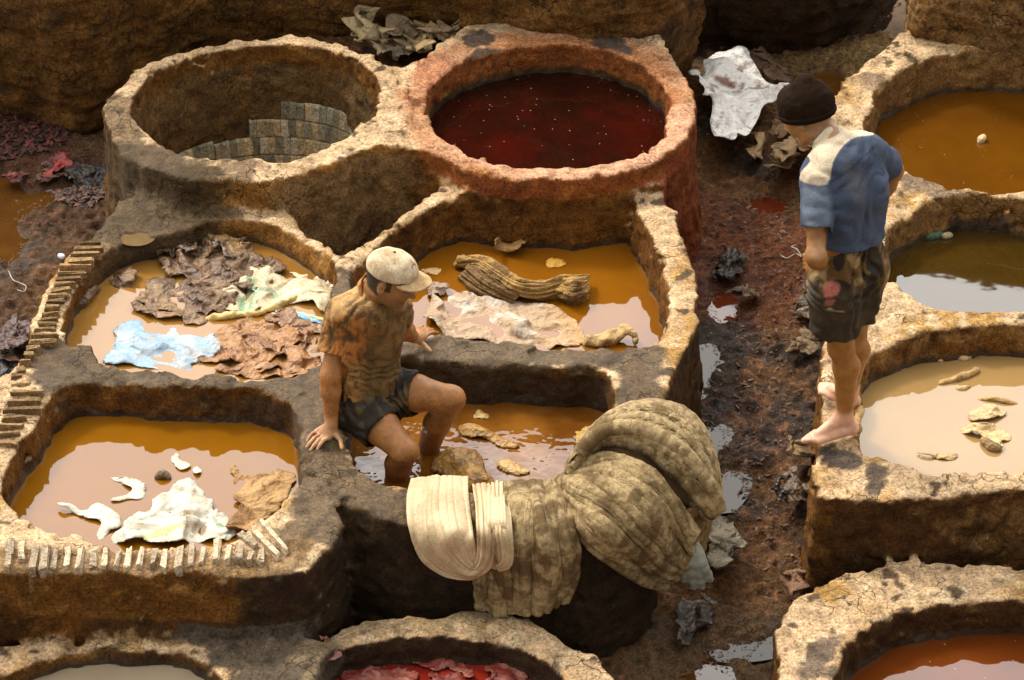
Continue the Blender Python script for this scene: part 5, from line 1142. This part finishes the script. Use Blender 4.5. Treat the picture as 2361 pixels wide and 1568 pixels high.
# scraps further down the channel
GC = 'hide scraps trampled into the channel'
for i, (pts, lab, z_, c_) in enumerate((([(1652,610),(1680,598),(1705,612),(1700,650),(1665,655),(1648,635)], 'dark ring of wet hide in the channel beside the orange vat\'s wall', .04, (.045,.030,.018)),
        ([(1680,690),(1720,670),(1755,680),(1740,700),(1700,705)], 'grey hide scrap lying right of the small red puddle', .04, (.16,.10,.06)),
        ([(1835,690),(1870,680),(1885,700),(1880,740),(1850,750),(1830,720)], 'pile of wet hide strips beside the standing man\'s knee', .06, (.13,.08,.04)),
        ([(1800,790),(1830,800),(1860,785),(1900,790),(1870,815),(1830,830),(1815,815)], 'pale curled hide strips beside the standing man\'s calf', .05, (.20,.13,.07)),
        ([(1800,1055),(1830,1030),(1865,1015),(1890,1030),(1885,1060),(1840,1068)], 'brown leather flap sticking out under the man\'s toes', .14, (.20,.12,.05)),
        ([(1800,1130),(1830,1105),(1870,1115),(1890,1135),(1860,1165),(1820,1160)], 'torn dark leather pieces against the right bank wall', .05, (.12,.07,.035)),
        ([(1790,1135),(1810,1128),(1822,1150),(1805,1160)], 'black crumpled scrap left of the torn dark leather', .04, (.03,.022,.015)),
        ([(1800,1330),(1825,1315),(1850,1330),(1845,1370),(1815,1380)], 'pinkish hide scraps in the mud at the corner of the right bank', .02, (.22,.11,.06)),
        ([(1620,1195),(1650,1180),(1690,1215),(1710,1255),(1690,1300),(1650,1320),(1625,1260)], 'dirty grey plastic flap with faint green print below the hide heap', .04, (.24,.20,.13)),
        ([(1575,1400),(1620,1390),(1650,1420),(1620,1470),(1580,1500),(1560,1450)], 'dark leather sheet lying in the mud below the hide heap', -.04, (.07,.045,.025)))):
    sheet('hide_scrap', lab, 'scrap', pts, z_, HIDE if c_[0] < .15 else HIDED, c_, .085, .065, 111+i, GC, n=6, base=.012, col2=tuple(np.array(c_)*.5), side=.8)
GL = 'scraps in the left mud'
for i, (pts, lab, z_, c_) in enumerate((([(97,402),(125,388),(150,370),(160,376),(145,405),(110,415)], 'bright pink red scrap of dyed hide in the left mud', .18, (.36,.05,.04)),
        ([(165,405),(200,390),(245,395),(245,440),(215,455),(180,440)], 'black wet leather pieces beside the foot of the empty vat', .18, (.035,.025,.018)),
        ([(5,765),(40,758),(75,768),(70,800),(40,825),(0,815)], 'dark reddish leather heap outside the slanting bricks', .22, (.07,.03,.018)),
        ([(0,850),(30,838),(50,850),(40,890),(0,900)], 'black leather heap at the left edge outside the bricks', .22, (.025,.016,.011)),
        ([(5,410),(40,400),(60,405),(45,420),(10,425)], 'small pinkish scrap at the left edge of the orange brown puddle', .18, (.20,.045,.03)))):
    sheet('hide_scrap', lab, 'scrap', pts, z_, HIDE, c_, .07, .06, 131+i, GL, n=6, base=.012, col2=tuple(np.array(c_)*.55), side=.8)
# ------------------------------------------------------------------ heavy cloths hung over the front rim of the working vat
FELT = cloth_mat('matted wet hide', stain=(.11,.062,.020), stain_s=30, stain_lo=.44, stain_hi=.60, rough=.85, spec=.3, bump=.55, amount=.75)
CREAM = cloth_mat('cream hide', stain=(.22,.12,.05), stain_s=45, stain_lo=.60, stain_hi=.68, rough=.6, spec=.4, bump=.2, amount=.6)
def yrim(u): return float(k3(u, 1225, ZM)[1])
WRIM = [(900,1196),(1060,1222),(1200,1235),(1330,1225),(1440,1200),(1505,1150),(1700,1110)]
def ywall(u):
    v_ = np.interp(u, [a for a, b in WRIM], [b for a, b in WRIM]); return float(k3(u, v_, ZM)[1])
def qpt(q):                                # a negative height means that far in front of the wall
    return k3(*q) if q[2] > 0 else KY(float(q[0]), float(q[1]), ywall(q[0])+q[2])
def loft(name, curves, mat, col, nS=120, nT=150, folds_=(), parent=None, label=None, cat='hide', group=None, thick=.010, grain=.003, col2=None, seed=0, ccell=.06, closed=False, sway=.0):
    """cloth spanned between traced curves (each a list of picture u, v and height z), folded along its length"""
    cs = []
    for c in curves:
        p = smooth(np.array([qpt(q) for q in c]), 12, False); d = np.r_[0, np.cumsum(np.linalg.norm(np.diff(p, axis=0), axis=1))]; t = np.linspace(0, d[-1], nT)
        cs.append(np.stack([np.interp(t, d, p[:, k]) for k in range(3)], -1))
    cs = np.array(cs); nC = len(cs); S = np.linspace(0, nC-1, nS); P = np.zeros((nS, nT, 3))
    for i_, s_ in enumerate(S):
        k = min(int(s_), nC-2); t = s_-k; a, b, c, d = cs[max(k-1, 0)], cs[k], cs[k+1], cs[min(k+2, nC-1)]
        if nC > 2:
            if k == 0: a = 2*b-c
            if k+2 > nC-1: d = 2*c-b
            P[i_] = .5*((2*b)+(-a+c)*t+(2*a-5*b+4*c-d)*t*t+(-a+3*b-3*c+d)*t**3)
        else: P[i_] = b*(1-t)+c*t
    gs = np.gradient(P, axis=0); gt = np.gradient(P, axis=1); nn = np.cross(gt, gs); nn /= np.linalg.norm(nn, axis=-1, keepdims=True)+1e-9
    if np.mean(nn @ (CAM-P.mean((0, 1)))) < 0: nn = -nn
    s_ = np.linspace(0, 1, nS)[:, None]; t_ = np.linspace(0, 1, nT)[None, :]
    uv = np.stack(np.broadcast_arrays(s_*1.0+seed*3.1, t_*.13, seed*1.7+0*s_*t_), -1)
    D = 0*P[..., 0]
    for (n_, amp, warp, g0, g1, sd_) in folds_:      # number of ridges, height, waviness, growth at start and end
        ph = s_*n_ + fbm(uv+sd_, .22, 3, (sd_*7) % 40)*warp*n_*.12 + sd_*.37
        rdg = np.abs(np.sin(ph*math.pi))**(.7 if sd_ % 2 else 1.0)
        gate = np.clip(fbm(uv*np.array([1, .8, 1])+sd_*2, .18, 2, (sd_*5+3) % 40)*1.6+.62, .05, 1.15)
        D = D + (rdg-.55)*amp*gate*(g0+(g1-g0)*t_)
    D = D + fbm(P, .05, 3, 7)*grain*2 + fbm(P, .016, 2, 9)*grain
    V = P + nn*D[..., None]
    V = V.reshape(-1, 3); ii = np.arange(nS*nT).reshape(nS, nT); Q = np.stack([ii[:-1, :-1], ii[1:, :-1], ii[1:, 1:], ii[:-1, 1:]], -1).reshape(-1, 4)
    C = np.tile(np.array(col), (len(V), 1))
    if col2 is not None: C = lerp(C, col2, sstep(-.1, .4, fbm(V, ccell, 4, 15+seed)))
    o = link(name, V, Q.astype(np.int32), mat, parent, C, True); m = o.modifiers.new('thickness', 'SOLIDIFY'); m.thickness = thick; m.offset = -.6
    if label: tag(o, label, cat, group)
    return o
GH = 'heavy hides draped over the front rim'; FC, FC2 = (.33, .235, .11), (.10, .060, .021)
# the long brown hide between cream hide and heap
loft('hide', [[(1085,1150,.60),(1088,1200,.60),(1092,1262,-.02),(1098,1335,-.025),(1102,1402,-.03)],
              [(1140,1125,.62),(1145,1190,.62),(1150,1262,-.04),(1160,1340,-.05),(1170,1410,-.06)],
              [(1200,1118,.63),(1210,1185,.65),(1222,1260,-.07),(1232,1335,-.08),(1228,1404,-.08)],
              [(1262,1112,.64),(1278,1170,.66),(1300,1240,-.08),(1306,1320,-.09),(1275,1392,-.08)],
              [(1292,1112,.62),(1312,1165,.61),(1326,1240,-.03),(1325,1320,-.05),(1300,1375,-.05)]], FELT, FC, 280, 200,
     ((5, .060, 2.8, .30, 1.0, 1), (13, .026, 3.0, .6, 1.0, 3), (31, .009, 3.0, .6, 1, 5)), label='long matted brown hide hanging over the rim between cream hide and heap', group=GH, col2=FC2, seed=1, thick=.02, grain=.0018)
def stripof(name, cur, n_, folds_, label=None, parent=None, seed=0, nS=90):
    return loft(name, cur, CREAM, (.52, .38, .215), nS, 150, folds_, label=label, parent=parent, group=GH if label else None, col2=(.40,.285,.15), seed=seed, thick=.009, grain=.0008, ccell=.12)
cr = stripof('hide', [[(950,1106,.61),(941,1150,.62),(946,1215,-.06),(975,1285,-.08),(1025,1322,-.10),(1080,1333,-.13),(1112,1322,-.15)],
              [(985,1102,.64),(978,1160,.66),(985,1225,-.13),(1010,1280,-.14),(1050,1312,-.14),(1085,1322,-.16),(1108,1312,-.17)],
              [(1030,1100,.65),(1028,1165,.67),(1038,1225,-.17),(1055,1270,-.17),(1075,1298,-.17),(1092,1308,-.17),(1104,1302,-.17)],
              [(1078,1102,.63),(1078,1140,.64),(1083,1190,.63),(1090,1235,-.14),(1096,1268,-.15),(1099,1290,-.16),(1101,1298,-.16)]], 8,
     ((4, .024, 1.0, .4, 1.0, 2), (9, .009, 1.2, .6, .8, 5)), 'smooth cream hide folded in two loops over the front rim', seed=2, nS=140)
stripof('fold', [[(1128,1116,.64),(1138,1170,.66),(1140,1230,-.13),(1136,1290,-.15),(1122,1316,-.16),(1100,1326,-.16)],
              [(1108,1114,.66),(1115,1165,.68),(1118,1225,-.17),(1118,1275,-.19),(1110,1300,-.19),(1098,1314,-.19)],
              [(1090,1118,.64),(1096,1160,.66),(1100,1215,-.15),(1102,1262,-.17),(1100,1290,-.18),(1094,1304,-.18)]], 4, ((3, .020, .8, .8, .8, 4),), parent=cr, seed=3, nS=70)
stripof('fold', [[(1170,1114,.63),(1174,1170,.65),(1179,1230,-.10),(1182,1285,-.12),(1174,1308,-.13),(1150,1316,-.13)],
              [(1150,1112,.66),(1152,1165,.68),(1158,1225,-.15),(1164,1275,-.17),(1162,1298,-.17),(1146,1308,-.16)],
              [(1128,1116,.65),(1134,1165,.67),(1138,1220,-.13),(1142,1270,-.15),(1150,1292,-.15),(1152,1302,-.15)]], 4, ((4, .018, .8, .9, .7, 6),), parent=cr, seed=4, nS=80)
stripof('fold', [[(1120,1130,.64),(1122,1200,-.10),(1118,1260,-.12),(1100,1308,-.12)], [(1160,1130,.64),(1166,1200,-.10),(1168,1260,-.11),(1166,1310,-.11)]], 4, ((4, .014, .8, .9, .7, 8),), parent=cr, seed=5, nS=60)
# the big heap on the corner of the rim: a stuffed core, a fanned lower fold and a roll over the top
fA = np.stack([np.array((.86, -.22, -.46)), np.array((.2, .97, 0)), np.array((.46, 0, .88))]); fA = fA/np.linalg.norm(fA, axis=1, keepdims=True)
v = Vol(np.array([k3(1285,1100,.6)[0]-.05, yrim(1400)-.36, .04]), np.array([k3(1660,1100,.6)[0]+.06, k3(1500,935,.8)[1]+.08, .98]), .008)
v.ell(k3(1485, 1060, .66), fA, (.225, .16, .12), .03); v.ell(k3(1575, 1130, .57), fA, (.12, .12, .11), .04)
v.noise(.05, .008, 34)
V, Q = v.mesh(); C = np.tile(np.array(FC2), (len(V), 1))
hp_ = tag(link('hide_heap', V, Q.astype(np.int32), FELT, None, C, True), 'huge matted hide heaped on the vat corner and fanning down the wall', 'hide', GH)
FF = ((5, .055, 3.2, .25, 1.0, 1), (12, .026, 3.2, .5, 1.0, 3), (31, .010, 3.2, .6, 1.0, 5))
loft('fanned_fold', [[(1282,1118,.60),(1316,1180,.60),(1362,1250,-.06),(1428,1302,-.09),(1488,1336,-.12),(1530,1335,-.12)],
              [(1288,1112,.64),(1330,1160,.66),(1385,1215,-.13),(1450,1268,-.16),(1505,1308,-.17),(1550,1325,-.16)],
              [(1294,1106,.65),(1348,1128,.72),(1410,1170,.70),(1475,1225,-.21),(1530,1278,-.21),(1572,1305,-.17)],
              [(1300,1102,.65),(1352,1098,.72),(1420,1110,.76),(1490,1160,.73),(1550,1222,-.21),(1592,1280,-.20)],
              [(1304,1098,.64),(1348,1070,.71),(1410,1052,.77),(1490,1082,.77),(1556,1150,.68),(1608,1225,.55)]], FELT, FC, 320, 240, FF, parent=hp_, col2=FC2, seed=6, thick=.02, grain=.0018)
loft('rolled_top', [[(1322,1104,.64),(1352,1070,.68),(1405,1040,.72),(1480,1052,.71),(1550,1105,.65),(1612,1165,.57),(1640,1190,.52)],
              [(1312,1095,.68),(1336,1050,.75),(1395,1010,.81),(1480,1020,.82),(1562,1075,.76),(1628,1145,.66),(1650,1180,.58)],
              [(1318,1080,.69),(1348,1030,.79),(1405,985,.87),(1490,985,.89),(1575,1035,.83),(1636,1115,.71),(1652,1170,.60)],
              [(1328,1062,.67),(1362,1008,.77),(1418,958,.86),(1500,938,.88),(1585,965,.82),(1636,1045,.71),(1650,1130,.60)],
              [(1338,1060,.60),(1375,1010,.66),(1425,965,.72),(1500,945,.74),(1580,975,.70),(1626,1050,.60),(1640,1120,.52)]], FELT, (.35,.25,.12), 220, 260,
     ((4, .040, 2.2, .6, 1.0, 2), (11, .016, 2.4, .8, 1.0, 7), (26, .006, 2.4, .8, 1, 9)), parent=hp_, col2=(.13,.08,.028), seed=7, thick=.03)
loft('hanging_fold', [[(1545,1200,-.10),(1548,1260,-.10),(1552,1320,-.08),(1565,1350,-.06)], [(1590,1170,-.14),(1592,1240,-.13),(1590,1300,-.10),(1590,1345,-.07)], [(1640,1150,-.06),(1636,1200,-.06),(1622,1260,-.05),(1608,1320,-.04)]], FELT, (.24,.15,.055), 120, 120,
     ((4, .024, 1.5, .6, 1, 1), (11, .010, 1.5, .8, 1, 4)), parent=hp_, col2=(.09,.052,.018), seed=8, thick=.02)
tubeobj('cloth', 'wet white rag tucked between the hanging hide and the heap', 'cloth', [k3(1288, 1118, .64), k3(1310, 1110, .655), k3(1335, 1103, .66), k3(1345, 1100, .65)], [.010, .016, .015, .008], CREAM, (.60, .62, .60), flat=.010)
yg = yrim(1600)+.12
v = Vol(KY(1550, 1365, yg-.10)-[.04, .10, .06], KY(1645, 1225, yg)+[.04, .10, .06], .0045)
for i, (u0, v0, u1, v1) in enumerate(((1572, 1240, 1560, 1310), (1580, 1238, 1578, 1335), (1590, 1240, 1600, 1350), (1598, 1245, 1618, 1350), (1604, 1255, 1636, 1335))):
    tubes(v, smooth(np.array([KY(u0, v0, yg), KY((u0+u1)/2-4, (v0+v1)/2, yg-.05), KY(u1, v1, yg-.03)]), 3, False), [.018, .022, .024, .024, .022, .02, .018], .010)
v.noise(.02, .002, 3); V, Q = v.mesh()
tag(link('cloth', V, Q.astype(np.int32), CREAM, None, np.tile(np.array((.24, .23, .18)), (len(V), 1)), True), 'grey white twisted cloth hanging behind the heap above the mud', 'cloth')
# ------------------------------------------------------------------ litter of bark, hair and scraps pressed into the mud
rs = np.random.RandomState(12)
def scatter(name, region, nn, zoff, smin_, smax_, cols, seed, label, mat):
    P = poly(region, .02, 2); lo_, hi_ = P.min(0), P.max(0); pts = []
    while len(pts) < nn:
        q_ = rs.uniform(lo_, hi_, (nn*2, 2)); k_ = sd2(P, q_[:, 0], q_[:, 1]) < 0; pts += list(q_[k_])
    pts = np.array(pts); ok_ = np.ones(len(pts), bool)
    for P0, _, _ in pm.values(): ok_ &= sd2(P0, pts[:, 0], pts[:, 1]) > .0
    pts = pts[ok_][:nn]; nn = len(pts); base_ = mudbase(pts[:, 0], pts[:, 1]) + mudnoise(np.c_[pts, np.zeros(nn)])
    V = []; Fc = []; C = []
    for i, ((x_, y_), z_) in enumerate(zip(pts, base_)):
        L_ = rs.uniform(smin_, smax_); W_ = L_*rs.uniform(.15, .6); a_ = rs.uniform(0, 6.28); t1, t2 = rs.uniform(-.7, .7, 2)
        d_ = np.array((math.cos(a_), math.sin(a_), t1*.5)); e_ = np.array((-math.sin(a_), math.cos(a_), t2*.6)); u_ = np.array((0, 0, 1.))
        b_ = rs.uniform(.1, .5)*W_; c_ = np.array((x_, y_, z_+zoff)); k0 = len(V)
        for s_, w_ in ((-1, .5), (-.3, 1), (.4, .9), (1, .3)):
            V += [c_+d_*L_*.5*s_-e_*W_*.5*w_*rs.uniform(.7, 1.2), c_+d_*L_*.5*s_+u_*b_*w_, c_+d_*L_*.5*s_+e_*W_*.5*w_*rs.uniform(.7, 1.2)]
        for j in range(3):
            for m_ in range(2): Fc.append((k0+j*3+m_, k0+j*3+3+m_, k0+j*3+4+m_, k0+j*3+1+m_))
        C += [np.array(cols[rs.randint(len(cols))])*rs.uniform(.6, 1.3)]*12
    o = link(name, np.array(V), np.array(Fc, np.int32), mat, None, np.array(C), False); return tag(o, label, 'litter', None, 'stuff')
LIT = cloth_mat('bark and hair litter', stain=(.03,.018,.01), stain_s=60, rough=.65, spec=.4, amount=.5)
bc_ = [(.09,.042,.016), (.12,.055,.02), (.045,.026,.014), (.15,.075,.032), (.10,.035,.016)]
scatter('litter', [(1580,420),(1700,330),(1900,420),(1900,800),(1880,1100),(1880,1360),(1780,1450),(1500,1600),(1600,1000),(1620,700)], 11000, -.001, .005, .018, bc_, 1, 'bark, hair and hide crumbs trampled into the channel mud', LIT)
scatter('litter', [(1600,480),(1880,560),(1880,760),(1820,1060),(1860,1340),(1700,1300),(1650,1100),(1700,800)], 900, .003, .010, .035, bc_+[(.16,.09,.05)], 2, 'loose hide shreds lying over the channel mud', LIT)
scatter('litter', [(-100,280),(120,290),(245,310),(245,500),(140,560),(60,760),(0,900),(-100,900)], 4500, -.001, .005, .018, bc_+[(.20,.03,.02)], 3, 'crumbs of bark and red hide in the left mud', LIT)
scatter('litter', [(-60,300),(60,300),(150,340),(160,400),(60,430),(-40,440)], 900, .015, .02, .05, [(.10,.025,.018),(.06,.028,.017),(.04,.022,.015),(.17,.035,.025)], 4, 'heap of dark red hide shreds at the left edge', LIT)
scatter('litter', [(110,440),(245,450),(250,520),(180,540),(100,500)], 800, .010, .015, .045, [(.10,.04,.03),(.04,.03,.02),(.17,.08,.05)], 5, 'heap of dark hide shreds beside the empty vat foot', LIT)
scatter('litter', [(1640,140),(1800,100),(2060,20),(2060,100),(1920,190),(1880,300),(1700,330),(1620,400),(1640,230)], 1600, .001, .006, .028, bc_+[(.25,.16,.07)], 6, 'crumbs around the white plastic sheet', LIT)
WIRE = plain('pale wire', (.5, .46, .40), .5)
def wire(pts, z, r_, lab):
    P = smooth(np.array([k3(a_, b_, z) for a_, b_ in pts]), 4, False); V = []; Fc = []
    for i, p_ in enumerate(P):
        for j in range(5): V.append(p_+np.array((math.cos(j*1.257)*r_, math.sin(j*1.257)*r_*.5, math.sin(j*1.257)*r_)))
    for i in range(len(P)-1):
        for j in range(5): Fc.append((i*5+j, i*5+(j+1) % 5, i*5+5+(j+1) % 5, i*5+5+j))
    tag(link('string', V, Fc, WIRE), lab, 'string')
wire([(1803,590),(1815,595),(1835,585),(1848,592),(1838,575),(1825,568),(1850,562),(1878,562)], .085, .0022, 'tangled pale string on the mud left of the standing man')
wire([(20,625),(30,645),(45,652),(60,660),(55,672),(40,668)], .235, .0018, 'thin pale string on the mud outside the slanting bricks')
tubeobj('scrap', 'small bright white scrap on the mud beside the top of the bricks', 'scrap', [k3(138,590,.25), k3(146,592,.255)], [.010,.008], CREAM, (.7,.7,.68))
def flat_pud(): pass
pool('PIT', .538, plain('silt water', (.10, .052, .006), .35, .15), 'small puddle on the ledge at the foot of the empty vat', .02, 'puddle')

for cur, lab_, sd_ in (([[(1040,606,W3-.01),(1085,612,W3+.02),(1130,640,W3+.03),(1170,672,W3+.02),(1235,692,W3+.01),(1290,690,W3),(1330,696,W3)],
      [(1055,600,W3+.05),(1105,602,W3+.08),(1150,628,W3+.09),(1195,655,W3+.09),(1245,662,W3+.08),(1300,650,W3+.07),(1345,660,W3+.06)],
      [(1075,600,W3+.03),(1130,604,W3+.04),(1175,632,W3+.04),(1220,650,W3+.03),(1262,648,W3+.03),(1305,640,W3+.03),(1352,640,W3+.04)]], 'crumpled tan hide twisted across the orange vat', 11),
      ([[(1062,640,W3),(1085,668,W3-.005),(1130,690,W3-.005),(1175,698,W3-.01)], [(1075,622,W3+.06),(1110,650,W3+.06),(1150,672,W3+.05),(1190,690,W3+.02)], [(1095,620,W3+.05),(1130,645,W3+.06),(1170,668,W3+.05),(1205,680,W3+.02)]], 'darker end of twisted hide lying under the crumpled tan hide', 12),
      ([[(1300,690,W3-.01),(1325,700,W3-.01),(1350,690,W3-.01)], [(1292,665,W3+.06),(1322,672,W3+.09),(1354,660,W3+.06)], [(1300,645,W3+.04),(1325,640,W3+.10),(1356,638,W3+.04)]], 'box like folded end of the tan hide in the orange vat', 13)):
    loft('hide', cur, HIDED, (.33,.19,.055) if sd_ != 12 else (.17,.09,.03), 90, 150, ((4, .045, 2.6, 1, 1, 1), (9, .020, 2.6, 1, 1, 4), (17, .008, 2.5, 1, 1, 7)), label=lab_, group='hides twisted in the orange vat', col2=(.15,.08,.025), seed=sd_, thick=.005)
